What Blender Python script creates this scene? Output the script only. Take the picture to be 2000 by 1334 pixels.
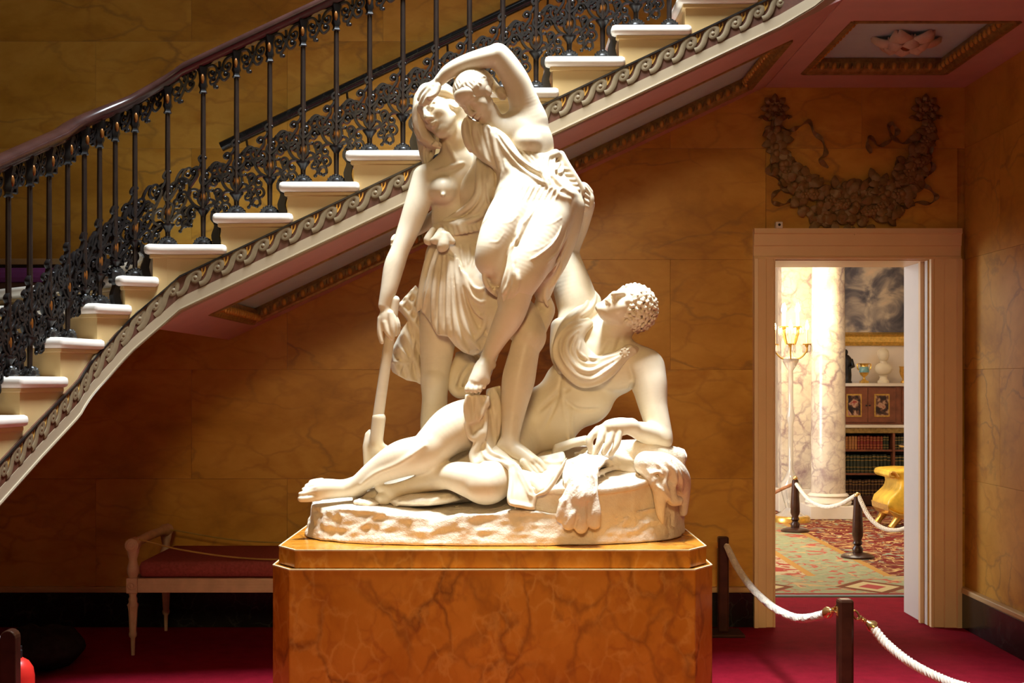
import bpy, bmesh, math, random
import numpy as np
from mathutils import Vector, Matrix

random.seed(7)
RNG = np.random.RandomState(11)
for _o in list(bpy.data.objects):
    bpy.data.objects.remove(_o)
SC = bpy.context.scene
COL = SC.collection
PI = math.pi

# ------------------------------------------------------------------ camera
F_PX, CX, CY, EYE = 2600.0, 985.0, 745.0, 1.6
cam_data = bpy.data.cameras.new('camera')
cam = bpy.data.objects.new('camera', cam_data)
COL.objects.link(cam)
cam_data.sensor_fit = 'HORIZONTAL'
cam_data.sensor_width = 36.0
cam_data.lens = 36.0 * F_PX / 2000.0
cam_data.shift_x = (1000 - CX) / 2000.0
cam_data.shift_y = (CY - 667) / 2000.0
cam_data.clip_start = 0.05
cam.location = (0, 0, EYE)
cam.rotation_euler = (PI / 2, 0, 0)
SC.camera = cam

# ------------------------------------------------------------------ world, lights, exposure
SC.view_settings.view_transform = 'Standard'
SC.view_settings.look = 'None'
SC.view_settings.gamma = 1.0
SC.view_settings.exposure = 0.0
SC.view_settings.use_curve_mapping = False
world = bpy.data.worlds.new('world')
SC.world = world
world.use_nodes = True
world.node_tree.nodes['Background'].inputs[0].default_value = (1.0, 0.86, 0.66, 1)
world.node_tree.nodes['Background'].inputs[1].default_value = 0.05


def area_light(name, loc, target, sx, sy, power, color, spread=180):
    d = bpy.data.lights.new(name, 'AREA')
    d.shape = 'RECTANGLE'
    d.size, d.size_y = sx, sy
    d.energy = power
    d.color = color
    d.spread = math.radians(spread)
    o = bpy.data.objects.new(name, d)
    COL.objects.link(o)
    o.location = loc
    o.rotation_euler = (Vector(target) - Vector(loc)).to_track_quat('-Z', 'Y').to_euler()
    return o


area_light('skylight', (0.0, 5.62, 7.4), (0.0, 6.05, 0.4), 1.3, 1.3, 265, (0.84, 0.93, 1.0), 72)
area_light('hall_fill', (-0.9, -6.0, 1.6), (0, 7, 1.9), 5.0, 2.6, 11, (1.0, 0.88, 0.70))  # unseen broad fill added behind the camera to lift the front faces
area_light('front_fill', (-0.4, -4.0, 4.4), (0.35, 7.2, 1.0), 1.6, 1.0, 13, (1.0, 0.70, 0.34), 30)  # added narrow warm fill for the statue front and the wall under the stair
area_light('library_window', (-1.6, 13.0, 2.2), (3.2, 13.2, 1.2), 2.0, 2.6, 280, (0.86, 0.93, 1.0))
area_light('library_fill', (3.0, 13.2, 3.6), (3.2, 13.4, 0), 1.6, 1.6, 130, (1.0, 0.88, 0.70))  # added overhead fill that brightens the library, no fitting hangs there


# ------------------------------------------------------------------ helpers
def P(px, py, d):
    """point of the place seen at pixel (px, py) standing at depth d"""
    return Vector(((px - CX) * d / F_PX, d, EYE - (py - CY) * d / F_PX))


def tag(o, label=None, cat=None, group=None, kind=None):
    if label: o['label'] = label
    if cat: o['category'] = cat
    if group: o['group'] = group
    if kind: o['kind'] = kind
    return o


def empty(name, loc=(0, 0, 0), rz=0.0, parent=None):
    o = bpy.data.objects.new(name, None)
    COL.objects.link(o)
    o.location = loc
    o.rotation_euler = (0, 0, rz)
    o.parent = parent
    return o


def link(name, me, parent=None, loc=None, rot=None, scale=None):
    o = bpy.data.objects.new(name, me)
    COL.objects.link(o)
    if parent: o.parent = parent
    if loc is not None: o.location = loc
    if rot is not None: o.rotation_euler = rot
    if scale is not None: o.scale = scale
    return o


class MB:
    """collects shapes for ONE mesh"""
    def __init__(s):
        s.v, s.f = [], []

    def add(s, vs, fs):
        n = len(s.v)
        s.v += [tuple(v) for v in vs]
        s.f += [tuple(i + n for i in f) for f in fs]
        return s

    def box(s, x0, x1, y0, y1, z0, z1):
        return s.add([(x0, y0, z0), (x1, y0, z0), (x1, y1, z0), (x0, y1, z0), (x0, y0, z1), (x1, y0, z1), (x1, y1, z1), (x0, y1, z1)],
                     [(0, 3, 2, 1), (4, 5, 6, 7), (0, 1, 5, 4), (1, 2, 6, 5), (2, 3, 7, 6), (3, 0, 4, 7)])

    def prism(s, poly, axis, a0, a1):
        """poly: 2D outline; axis 'x','y','z' = extrusion axis"""
        n = len(poly)
        def mk(p, a):
            return {'x': (a, p[0], p[1]), 'y': (p[0], a, p[1]), 'z': (p[0], p[1], a)}[axis]
        vs = [mk(p, a0) for p in poly] + [mk(p, a1) for p in poly]
        fs = [tuple(range(n)), tuple(range(2 * n - 1, n - 1, -1))]
        fs += [(i, i + n, (i + 1) % n + n, (i + 1) % n) for i in range(n)]
        return s.add(vs, fs)

    def lathe(s, prof, n=16, c=(0, 0, 0), flute=0, fd=0.0):
        vs, fs = [], []
        for r, z in prof:
            for i in range(n):
                a = 2 * PI * i / n
                rr = r * (1 - fd * (0.5 + 0.5 * math.cos(flute * a))) if flute else r
                vs.append((c[0] + rr * math.cos(a), c[1] + rr * math.sin(a), c[2] + z))
        m = len(prof)
        for j in range(m - 1):
            for i in range(n):
                k = (i + 1) % n
                fs.append((j * n + i, j * n + k, (j + 1) * n + k, (j + 1) * n + i))
        fs.append(tuple(range(n - 1, -1, -1)))
        fs.append(tuple(range((m - 1) * n, m * n)))
        return s.add(vs, fs)

    def tube(s, pts, r, n=6, cap=True, flat=1.0):
        pts = [Vector(p) for p in pts]
        m = len(pts)
        rs = r if isinstance(r, (list, tuple)) else [r] * m
        vs, fs = [], []
        up = Vector((0, 1, 0))
        last = None
        for i in range(m):
            t = (pts[min(i + 1, m - 1)] - pts[max(i - 1, 0)])
            if t.length < 1e-9: t = Vector((0, 0, 1))
            t.normalize()
            b = (last if last is not None else up)
            b = b - t * b.dot(t)
            if b.length < 1e-4:
                b = Vector((1, 0, 0)) - t * t.x
            b.normalize(); last = b
            c = t.cross(b)
            for k in range(n):
                a = 2 * PI * k / n
                vs.append(pts[i] + (b * math.cos(a) * flat + c * math.sin(a)) * rs[i])
        for i in range(m - 1):
            for k in range(n):
                kk = (k + 1) % n
                fs.append((i * n + k, i * n + kk, (i + 1) * n + kk, (i + 1) * n + k))
        if cap:
            fs.append(tuple(range(n - 1, -1, -1)))
            fs.append(tuple(range((m - 1) * n, m * n)))
        return s.add(vs, fs)

    def ball(s, c, r, n=8, m=6, sq=(1, 1, 1)):
        prof = [(max(r * math.sin(PI * j / m), r * 0.02), -r * math.cos(PI * j / m)) for j in range(m + 1)]
        k = len(s.v)
        s.lathe(prof, n)
        for i in range(k, len(s.v)):
            v = s.v[i]
            s.v[i] = (c[0] + v[0] * sq[0], c[1] + v[1] * sq[1], c[2] + v[2] * sq[2])
        return s

    def grid(s, rows):
        """rows of points -> quad sheet"""
        n = len(rows[0])
        vs = [p for r in rows for p in r]
        fs = [(j * n + i, j * n + i + 1, (j + 1) * n + i + 1, (j + 1) * n + i) for j in range(len(rows) - 1) for i in range(n - 1)]
        return s.add(vs, fs)

    def mesh(s, name, mat, smooth=False, bevel=0.0):
        me = bpy.data.meshes.new(name)
        me.from_pydata(s.v, [], s.f)
        bm = bmesh.new(); bm.from_mesh(me)
        bmesh.ops.recalc_face_normals(bm, faces=bm.faces)
        if bevel:
            es = [e for e in bm.edges if len(e.link_faces) == 2 and e.calc_face_angle(0) > 0.6]
            bmesh.ops.bevel(bm, geom=es, offset=bevel, segments=2, affect='EDGES', profile=0.5)
        for fc in bm.faces: fc.smooth = smooth
        if smooth:
            for e in bm.edges:
                if len(e.link_faces) == 2 and e.calc_face_angle(0) > 0.9: e.smooth = False
        bm.to_mesh(me); bm.free()
        if mat is not None: me.materials.append(mat)
        return me

    def build(s, name, mat, parent=None, smooth=False, bevel=0.0, loc=None, rot=None):
        return link(name, s.mesh(name, mat, smooth, bevel), parent, loc, rot)


def ctr(pts, n=8):
    """Catmull-Rom through points (any dimension) -> dense list of tuples"""
    a = [np.array(p, float) for p in pts]
    a = [2 * a[0] - a[1]] + a + [2 * a[-1] - a[-2]]
    out = []
    for i in range(1, len(a) - 2):
        for k in range(n):
            t = k / n
            out.append(tuple(0.5 * ((2 * a[i]) + (-a[i - 1] + a[i + 1]) * t + (2 * a[i - 1] - 5 * a[i] + 4 * a[i + 1] - a[i + 2]) * t * t
                                    + (-a[i - 1] + 3 * a[i] - 3 * a[i + 1] + a[i + 2]) * t ** 3)))
    out.append(tuple(a[-2]))
    return out


# ------------------------------------------------------------------ materials
MATS = {}


class NT:
    def __init__(s, name, rough=0.5, spec=0.5, metal=0.0, col=(0.5, 0.5, 0.5)):
        s.m = bpy.data.materials.new(name)
        s.m.use_nodes = True
        s.t = s.m.node_tree
        s.b = s.t.nodes['Principled BSDF']
        s.b.inputs['Roughness'].default_value = rough
        s.b.inputs['Specular IOR Level'].default_value = spec
        s.b.inputs['Metallic'].default_value = metal
        s.b.inputs['Base Color'].default_value = (*col, 1)
        MATS[name] = s.m

    def n(s, typ, **kw):
        nd = s.t.nodes.new(typ)
        for k, v in kw.items():
            if k.startswith('i_'):
                key = k[2:].replace('_', ' ')
                nd.inputs[key].default_value = v
            else:
                setattr(nd, k, v)
        return nd

    def l(s, a, b):
        s.t.links.new(a, b)

    def coord(s, scale=(1, 1, 1), rand=0.0, rot=(0, 0, 0)):
        tc = s.n('ShaderNodeTexCoord')
        mp = s.n('ShaderNodeMapping')
        mp.inputs['Scale'].default_value = scale
        mp.inputs['Rotation'].default_value = rot
        s.l(tc.outputs['Object'], mp.inputs['Vector'])
        out = mp.outputs['Vector']
        if rand:
            oi = s.n('ShaderNodeObjectInfo')
            mu = s.n('ShaderNodeMath', operation='MULTIPLY'); mu.inputs[1].default_value = rand
            s.l(oi.outputs['Random'], mu.inputs[0])
            va = s.n('ShaderNodeVectorMath', operation='ADD')
            s.l(out, va.inputs[0]); s.l(mu.outputs[0], va.inputs[1])
            out = va.outputs[0]
        return out

    def noise(s, vec, scale, detail=4, rough=0.55, dist=0.0):
        nd = s.n('ShaderNodeTexNoise')
        nd.inputs['Scale'].default_value = scale
        nd.inputs['Detail'].default_value = detail
        nd.inputs['Roughness'].default_value = rough
        nd.inputs['Distortion'].default_value = dist
        s.l(vec, nd.inputs['Vector'])
        return nd.outputs['Fac']

    def ramp(s, fac, stops, interp='LINEAR'):
        r = s.n('ShaderNodeValToRGB')
        r.color_ramp.interpolation = interp
        el = r.color_ramp.elements
        el[0].position, el[0].color = stops[0][0], (*stops[0][1], 1)
        el[1].position, el[1].color = stops[-1][0], (*stops[-1][1], 1)
        for p, c in stops[1:-1]:
            e = el.new(p); e.color = (*c, 1)
        s.l(fac, r.inputs[0])
        return r.outputs[0]

    def mix(s, fac, a, b, blend='MIX'):
        m = s.n('ShaderNodeMix', data_type='RGBA', blend_type=blend)
        for val, key in ((fac, 0), (a, 6), (b, 7)):
            if isinstance(val, (int, float)): m.inputs[key].default_value = val
            elif isinstance(val, tuple): m.inputs[key].default_value = (*val, 1)
            else: s.l(val, m.inputs[key])
        return m.outputs[2]

    def math(s, op, a, b=None, c=None):
        m = s.n('ShaderNodeMath', operation=op)
        for i, v in enumerate((a, b, c)):
            if v is None: continue
            if isinstance(v, (int, float)): m.inputs[i].default_value = v
            else: s.l(v, m.inputs[i])
        return m.outputs[0]

    def vein(s, vec, scale, width, dist=1.2, detail=5):
        """thin crooked lines where a noise crosses one half: 1 on the line"""
        f = s.noise(vec, scale, detail, 0.6, dist)
        a = s.math('ABSOLUTE', s.math('SUBTRACT', f, 0.5))
        return s.math('SUBTRACT', 1.0, s.math('MINIMUM', s.math('DIVIDE', a, width), 1.0))

    def crack(s, vec, scale, width, seed=0.0):
        """broken polygonal fracture lines: 1 on the line"""
        ns = s.n('ShaderNodeTexNoise'); ns.inputs['Scale'].default_value = scale * 1.3; ns.inputs['Detail'].default_value = 5
        s.l(vec, ns.inputs['Vector'])
        sb = s.n('ShaderNodeVectorMath', operation='SUBTRACT'); s.l(ns.outputs['Color'], sb.inputs[0]); sb.inputs[1].default_value = (.5, .5, .5)
        sc = s.n('ShaderNodeVectorMath', operation='SCALE'); s.l(sb.outputs[0], sc.inputs[0]); sc.inputs['Scale'].default_value = 1.0 / scale
        ad = s.n('ShaderNodeVectorMath', operation='ADD'); s.l(vec, ad.inputs[0]); s.l(sc.outputs[0], ad.inputs[1])
        vo = s.n('ShaderNodeTexVoronoi', feature='DISTANCE_TO_EDGE'); vo.inputs['Scale'].default_value = scale
        s.l(ad.outputs[0], vo.inputs['Vector'])
        ln = s.math('SUBTRACT', 1.0, s.math('MINIMUM', s.math('DIVIDE', vo.outputs['Distance'], width), 1.0))
        br = s.math('MULTIPLY', s.math('SUBTRACT', s.noise(vec, scale * .8, 3, .5), .38), 4.0)
        br = s.math('MINIMUM', s.math('MAXIMUM', br, 0.0), 1.0)
        return s.math('MULTIPLY', ln, br)

    def color(s, sock): s.l(sock, s.b.inputs['Base Color'])

    def bump(s, h, strength=0.2, dist=0.01):
        b = s.n('ShaderNodeBump')
        b.inputs['Strength'].default_value = strength
        b.inputs['Distance'].default_value = dist
        s.l(h, b.inputs['Height'])
        s.l(b.outputs[0], s.b.inputs['Normal'])


def marble(name, stops, veins, rough=0.25, scale=1.0, rand=40.0, stretch=(1, 1, 1), rot=(0, 0, 0), spec=0.4):
    t = NT(name, rough, spec)
    v = t.coord(stretch, rand, rot)
    c = t.ramp(t.noise(v, 1.6 * scale, 7, 0.6, 0.25), stops)
    for sc, w, col, amt in veins:
        c = t.mix(t.math('MULTIPLY', t.crack(v, sc * scale, w), amt), c, col)
    t.color(c)
    return t.m


def plain(name, col, rough=0.5, spec=0.4, metal=0.0, var=0.12, scale=6.0, bump=0.0, bscale=60.0):
    t = NT(name, rough, spec, metal, col)
    v = t.coord()
    dark = tuple(x * (1 - var) for x in col); lite = tuple(min(1, x * (1 + var)) for x in col)
    t.color(t.ramp(t.noise(v, scale, 4), [(0.3, dark), (0.7, lite)]))
    if bump: t.bump(t.noise(v, bscale, 3), bump)
    return t.m


marble('wall_marble', [(0.30, (0.40, 0.185, 0.022)), (0.45, (0.60, 0.305, 0.040)), (0.58, (0.70, 0.385, 0.064)), (0.72, (0.54, 0.245, 0.028))],
       [(1.4, 0.03, (0.15, 0.085, 0.04), 0.5), (3.6, 0.08, (0.38, 0.16, 0.03), 0.4)], 0.28, 1.0, 40.0, (0.8, 1, 1.5), (0, 0.45, 0))
marble('pedestal_marble', [(0.30, (0.34, 0.10, 0.008)), (0.45, (0.47, 0.17, 0.014)), (0.60, (0.56, 0.22, 0.024)), (0.75, (0.38, 0.115, 0.009))],
       [(2.2, 0.06, (0.12, 0.035, 0.009), 0.7), (5.0, 0.08, (0.32, 0.09, 0.012), 0.5), (7.0, 0.10, (0.74, 0.40, 0.09), 0.35)], 0.22, 1.5, 0.0, (1, 1, 0.75), (0, 0.6, 0))
marble('black_marble', [(0.3, (0.006, 0.006, 0.006)), (0.7, (0.016, 0.016, 0.015))], [(4, 0.05, (0.07, 0.075, 0.065), 0.5)], 0.2, 2.0, 10.0)
marble('breche_marble', [(0.3, (0.30, 0.20, 0.20)), (0.45, (0.62, 0.52, 0.40)), (0.6, (0.74, 0.65, 0.50)), (0.78, (0.50, 0.40, 0.36))],
       [(2.2, 0.10, (0.22, 0.14, 0.17), 0.8), (4.5, 0.08, (0.32, 0.20, 0.21), 0.6)], 0.12, 1.7, 0.0)
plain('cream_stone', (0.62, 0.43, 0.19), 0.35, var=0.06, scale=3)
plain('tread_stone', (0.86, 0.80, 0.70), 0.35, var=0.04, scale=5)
plain('cream_paint', (0.38, 0.30, 0.195), 0.4, var=0.03)
plain('door_paint', (0.90, 0.67, 0.37), 0.38, var=0.04, scale=4)
plain('pink_plaster', (0.64, 0.37, 0.33), 0.6, var=0.05)
plain('blue_plaster', (0.58, 0.78, 0.86), 0.6, var=0.05)
plain('band_ground', (0.10, 0.035, 0.018), 0.5, var=0.3, scale=20)
plain('wave_paint', (0.20, 0.145, 0.078), 0.5, var=0.12, scale=25)
plain('gilt', (0.58, 0.33, 0.07), 0.35, metal=0.4, var=0.25, scale=30)
plain('dull_gilt', (0.34, 0.22, 0.07), 0.4, metal=0.5, var=0.35, scale=30)
plain('bronze', (0.010, 0.008, 0.0075), 0.36, spec=0.35, metal=0.0, var=0.5, scale=20)
plain('bronze_shaft', (0.024, 0.014, 0.010), 0.35, spec=0.5, metal=0.2, var=0.3, scale=20)
plain('amber_gilt', (0.26, 0.09, 0.015), 0.35, metal=0.4, var=0.2, scale=30)
plain('rail_wood', (0.045, 0.018, 0.014), 0.22, spec=0.6, var=0.25, scale=10)
plain('dark_wood', (0.05, 0.018, 0.009), 0.3, var=0.4, scale=12)
plain('mahogany', (0.20, 0.065, 0.03), 0.3, var=0.25, scale=12)
plain('bench_paint', (0.62, 0.44, 0.28), 0.5, var=0.12, scale=14)
plain('red_fabric', (0.30, 0.07, 0.065), 0.85, spec=0.1, var=0.2, scale=60, bump=0.15, bscale=300)
plain('gold_cord', (0.40, 0.26, 0.06), 0.6, var=0.2)
plain('rope_cotton', (0.74, 0.66, 0.54), 0.8, spec=0.1, var=0.1, scale=60)
plain('brass', (0.75, 0.50, 0.18), 0.22, metal=0.9, var=0.1)
plain('relief_bronze', (0.24, 0.145, 0.05), 0.42, metal=0.1, var=0.4, scale=14)
plain('rosette_plaster', (0.74, 0.62, 0.47), 0.5, var=0.12, scale=12)
plain('red_plastic', (0.75, 0.03, 0.02), 0.35, var=0.05)
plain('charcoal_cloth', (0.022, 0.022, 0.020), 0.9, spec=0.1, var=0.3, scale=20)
plain('purple_velvet', (0.10, 0.02, 0.07), 0.8, spec=0.1, var=0.2)
plain('white_plastic', (0.75, 0.72, 0.66), 0.4, var=0.02)
plain('dark_void', (0.01, 0.01, 0.01), 0.5)
M = MATS
D_WALL, Y_NEAR = 8.7, 6.7
W = lambda px: (px - CX) * D_WALL / F_PX
WZ = lambda py: EYE - (py - CY) * D_WALL / F_PX


def struct(o):
    o['kind'] = 'structure'
    return o


def plate(name, outer, holes, zf, th, mat, parent=None):
    """horizontal or sloping slab with holes; zf(x, y) = underside height"""
    bm = bmesh.new()
    es = []
    for loop in [outer] + holes:
        vs = [bm.verts.new((x, y, zf(x, y))) for x, y in loop]
        es += [bm.edges.new((vs[i], vs[(i + 1) % len(vs)])) for i in range(len(vs))]
    bmesh.ops.triangle_fill(bm, edges=es, use_beauty=True)
    ret = bmesh.ops.extrude_face_region(bm, geom=list(bm.faces))
    for g in ret['geom']:
        if isinstance(g, bmesh.types.BMVert): g.co.z += th
    bmesh.ops.recalc_face_normals(bm, faces=bm.faces)
    me = bpy.data.meshes.new(name); bm.to_mesh(me); bm.free()
    me.materials.append(mat)
    return link(name, me, parent)


# ------------------------------------------------------------------ floor
ft = NT('red_carpet', 0.95, 0.05)
fv = ft.coord()
fn = ft.noise(fv, 9, 6, 0.7)
ff = ft.noise(fv, 160, 2, 0.5)
ft.color(ft.mix(ft.math('MULTIPLY', ff, 0.6), ft.ramp(fn, [(0.3, (0.15, 0.003, 0.008)), (0.7, (0.27, 0.007, 0.020))]), (0.34, 0.014, 0.036)))
ft.bump(ff, 0.5, 0.01)
struct(tag(MB().box(-4.6, 3.2, -4, 9.86, -0.1, 0).build('floor', ft.m), 'crimson fitted carpet on the hall floor', 'floor'))

# ------------------------------------------------------------------ back wall with facing slabs
DX0, DX1, DZ1 = W(1512), W(1815), WZ(507)
wb = MB().prism([(-4.6, 0), (DX0, 0), (DX0, DZ1), (DX1, DZ1), (DX1, 0), (3.2, 0), (3.2, 7), (-4.6, 7)], 'y', 8.725, 9.2).build('wall_back', M['wall_marble'])
struct(tag(wb, 'ochre marble clad wall behind the staircase', 'wall'))
rows = [WZ(y) for y in (1148, 935, 722, 507, 290, 81, -128, -338, -548)]
cas = (W(1496) - .001, W(1870) + .001, WZ(470))


def panel(x0, x1, z0, z1, g=0.0005):
    if x1 - x0 < 0.03 or z1 - z0 < 0.03: return
    cx, cz = (x0 + x1) / 2, (z0 + z1) / 2
    hx, hz = (x1 - x0) / 2 - g, (z1 - z0) / 2 - g
    MB().box(-hx, hx, -0.014, 0.014, -hz, hz).build('marble_panel', M['wall_marble'], wb, bevel=0.0008, loc=(cx, 8.713, cz))


cw = 374 * D_WALL / F_PX
for j in range(len(rows) - 1):
    z0, z1 = rows[j], rows[j + 1]
    off = W(187) if j % 2 == 0 else W(374)
    x = off - cw * 4
    while x < 3.01:
        a, b = max(x, -4.5), min(x + cw, 3.01)
        x += cw
        if b - a < 0.05: continue
        if b > cas[0] and a < cas[1] and z0 < cas[2]:
            panel(a, cas[0], z0, min(z1, 9)); panel(cas[1], b, z0, z1)
            if z1 > cas[2]: panel(max(a, cas[0]), min(b, cas[1]), cas[2], z1)
        else:
            panel(a, b, z0, z1)

# right wall
wr = struct(tag(MB().box(3.035, 3.2, 0.5, 8.725, 0, 7).build('wall_right', M['wall_marble']), 'dark ochre marble wall at the right of the doorway', 'wall'))
for j in range(len(rows) - 1):
    y = 8.7 - (0.62 if j % 2 else 0)
    ys = [8.7] + [8.7 - (0.62 if j % 2 else 1.25) - 1.25 * i for i in range(4)]
    for i in range(len(ys) - 1):
        hy, hz = (ys[i] - ys[i + 1]) / 2 - .0005, (rows[j + 1] - rows[j]) / 2 - .0005
        MB().box(-0.014, 0.014, -hy, hy, -hz, hz).build('marble_panel', M['wall_marble'], wr, bevel=0.0008,
                                                        loc=(3.022, (ys[i] + ys[i + 1]) / 2, (rows[j + 1] + rows[j]) / 2))
struct(tag(MB().box(-4.75, -4.6, 0.5, 9.2, 0, 7).build('wall_left', M['wall_marble']), 'ochre marble wall beyond the lower stair flight', 'wall'))


# baseboards: black marble plinth with a cream cap
def baseboard(name, x0, x1, y0, y1, label):
    b = MB().box(x0, x1, y0, y1, 0, 0.225).build(name, M['black_marble'], bevel=0.003)
    struct(tag(b, label, 'baseboard'))
    MB().box(x0 - (0.006 if x0 > 2.9 else 0), x1, y0 - (0.006 if x0 < 2.9 else 0), y1, 0.225, 0.262).build('cap_moulding', M['cream_stone'], b, bevel=0.008)


baseboard('baseboard_back_left', -4.6, W(1470) - 0.002, 8.66, 8.7, 'black marble baseboard with cream cap left of the doorway')
baseboard('baseboard_back_right', W(1873) + .002, 2.965, 8.66, 8.7, 'short black marble baseboard between doorway and corner')
baseboard('baseboard_right', 2.97, 3.01, 0.5, 8.7, 'black marble baseboard with cream cap along the right wall')

# ------------------------------------------------------------------ doorway
dr = struct(tag(empty('door_1', (W(1663), 8.7, 0)), 'tall cream painted doorway open to the library', 'doorway'))
ox = -W(1663)


dm = M['door_paint']
A0, A1, AZ = W(1470), W(1873), WZ(448)
for x0, x1, sg in ((A0, DX0, 1), (DX1, A1, -1)):
    m = MB()
    xs = [x0, x1] if sg > 0 else [x1, x0]
    w = xs[1] - xs[0]
    prof = [(xs[0], 8.7), (xs[0], 8.635), (xs[0] + w * .16, 8.63), (xs[0] + w * .19, 8.645), (xs[0] + w * .55, 8.65), (xs[0] + w * .58, 8.66),
            (xs[0] + w * .88, 8.665), (xs[0] + w * .93, 8.655), (xs[1], 8.66), (xs[1], 8.7)]
    o = MB().prism([(p[0] + ox, p[1] - 8.7) for p in prof], 'z', 0, DZ1).build('jamb_casing', dm, dr)
hh = AZ - DZ1
prof = [(0, DZ1), (-.04, DZ1), (-.045, DZ1 + hh * .07), (-.035, DZ1 + hh * .12), (-.04, DZ1 + hh * .42), (-.05, DZ1 + hh * .45), (-.055, DZ1 + hh * .81), (-.07, DZ1 + hh * .84), (-.065, AZ), (0, AZ)]
MB().prism(prof, 'x', A0 + ox, A1 + ox).build('head_casing', dm, dr)
MB().box(DX1 + ox - .004, DX1 + ox + 0.03, 0.03, 0.54, 0, DZ1).build('jamb_lining', M['white_plastic'], dr, bevel=.003)
MB().box(DX1 + ox - .028, DX1 + ox + 0.03, 0.10, 0.14, 0, DZ1).build('door_stop', dm, dr, bevel=.003)
MB().box(DX0 + ox - .03, DX0 + ox + 0.004, 0.03, 0.54, 0, DZ1).build('jamb_lining', M['white_plastic'], dr, bevel=.003)
MB().box(DX0 + ox, DX1 + ox, 0.03, 0.54, DZ1 - .004, DZ1 + 0.03).build('head_lining', dm, dr)
sn = tag(empty('alarm_sensor', (W(1518), 8.66, WZ(448))), 'tiny white alarm sensor sitting on top of the door frame', 'sensor')
MB().box(-.022, .022, -.03, .02, 0, .042).build('housing', M['white_plastic'], sn, bevel=.004)
MB().ball((0, -.031, .022), .009, 10, 6).build('lens', M['dark_void'], sn, smooth=True)

# ------------------------------------------------------------------ stair string path
XT, RL, TH = -1.63, 0.4, math.radians(83)
SU = -(1.38 - XT)


def pth(s):
    """near string line: x, y, descending heading (hx, hy)"""
    if s < SU:
        a = (SU - s) / 0.3
        if a < PI / 2:
            return 1.38 + .3 * math.sin(a), 6.4 + .3 * math.cos(a), -math.cos(a), math.sin(a)
        return 1.68, 6.4 - (SU - s - .3 * PI / 2), 0.0, 1.0
    if s <= 0: return XT - s, Y_NEAR, -1.0, 0.0
    a = s / RL
    if a < TH: return XT - RL * math.sin(a), Y_NEAR - RL * (1 - math.cos(a)), -math.cos(a), -math.sin(a)
    r = s - RL * TH
    return XT - RL * math.sin(TH) - r * math.cos(TH), Y_NEAR - RL * (1 - math.cos(TH)) - r * math.sin(TH), -math.cos(TH), -math.sin(TH)


SLOPE = 0.4716
_ls = [0, .244, .384, .61, 1.008, 1.339, 3.0]
_lz = [2.128, 1.919, 1.781, 1.605, 1.427, 1.271, 1.271 - 1.661 * .46]
_rs = [0, .08, .244, .64, 1.339, 3.0]
_rz = [3.180, 3.118, 2.995, 2.767, 2.497, 2.497 - 1.661 * .42]
LZ = lambda s: float(min(2.128 - SLOPE * s, 3.70)) if s <= 0 else float(np.interp(s, _ls, _lz))
RZ = lambda s: LZ(s) + 1.055 if s <= 0 else float(np.interp(s, _rs, _rz))


def at(s, off, z):
    """point beside the path: off > 0 towards the hall, off < 0 into the stair"""
    x, y, hx, hy = pth(s)
    return Vector((x - hy * off, y + hx * off, z))


S_SAMP = [-9.3, -7, -5.6] + [-5.2 + .08 * i for i in range(26)] + [SU - .02 + .02, ] + [SU + .3 * i for i in range(1, 10)] + [-.16, -.08] + [.04 * i for i in range(0, 16)] + [.66, .8, 1.0, 1.2, 1.5, 1.9, 2.3]
S_SAMP = sorted(set(round(s, 4) for s in S_SAMP))


def sweep(name, prof, zf, mat, parent, samp=S_SAMP, smooth=True):
    """prof: closed (off, dz) outline"""
    n = len(prof)
    vs, fs = [], []
    for s in samp:
        for o, dz in prof: vs.append(at(s, o, zf(s) + dz))
    for i in range(len(samp) - 1):
        for k in range(n):
            kk = (k + 1) % n
            fs.append((i * n + k, i * n + kk, (i + 1) * n + kk, (i + 1) * n + k))
    fs += [tuple(range(n)), tuple(range((len(samp) - 1) * n, len(samp) * n))]
    return MB().add(vs, fs).build(name, mat, parent, smooth=smooth)


stair = tag(empty('staircase', (0, 7.7, 0)), 'cream stone staircase with painted wave border rising behind the marble group', 'staircase')
stair.location = (0, 0, 0)

# nosings, from the top flight down to the lower flight
nos = [(-(-1.8 + .334 * k - XT), 2.288 + .1575 * k) for k in range(8, 0, -1)] + [(.1756, 2.288), (.314, 2.124), (.475, 1.98), (.819, 1.804), (1.207, 1.622), (1.56, 1.455), (1.92, 1.29)]


def strip(sa, sb, off, width, n=6):
    ss = [sa + (sb - sa) * i / n for i in range(n + 1)]
    inner = [at(s, off, 0) for s in ss]
    outer = [at(s, -width, 0) for s in ss]
    poly = [(p.x, p.y) for p in inner] + [(p.x, p.y) for p in reversed(outer)]
    return poly


for i, (sk, zk) in enumerate(nos):
    su = nos[i - 1][0] if i else sk - .334
    wd = 1.98
    sa, sb, nn = su - .04, sk - .04, 5
    ss = [sa + (sb - sa) * q / nn for q in range(nn + 1)]
    ss += ss[::-1]
    poly = strip(sa, sb, 0.0, wd, nn)
    pn = len(poly)
    vs = [(p[0], p[1], min(LZ(q) - .03, zk - .08)) for p, q in zip(poly, ss)] + [(p[0], p[1], zk - .07) for p in poly]
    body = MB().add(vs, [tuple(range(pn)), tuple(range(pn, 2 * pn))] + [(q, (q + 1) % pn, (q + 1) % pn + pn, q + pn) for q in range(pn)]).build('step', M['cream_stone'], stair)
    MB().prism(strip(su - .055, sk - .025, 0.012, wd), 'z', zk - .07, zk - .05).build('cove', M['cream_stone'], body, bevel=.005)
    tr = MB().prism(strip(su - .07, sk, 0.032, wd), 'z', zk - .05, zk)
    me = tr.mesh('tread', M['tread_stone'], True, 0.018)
    link('tread', me, body)

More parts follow.
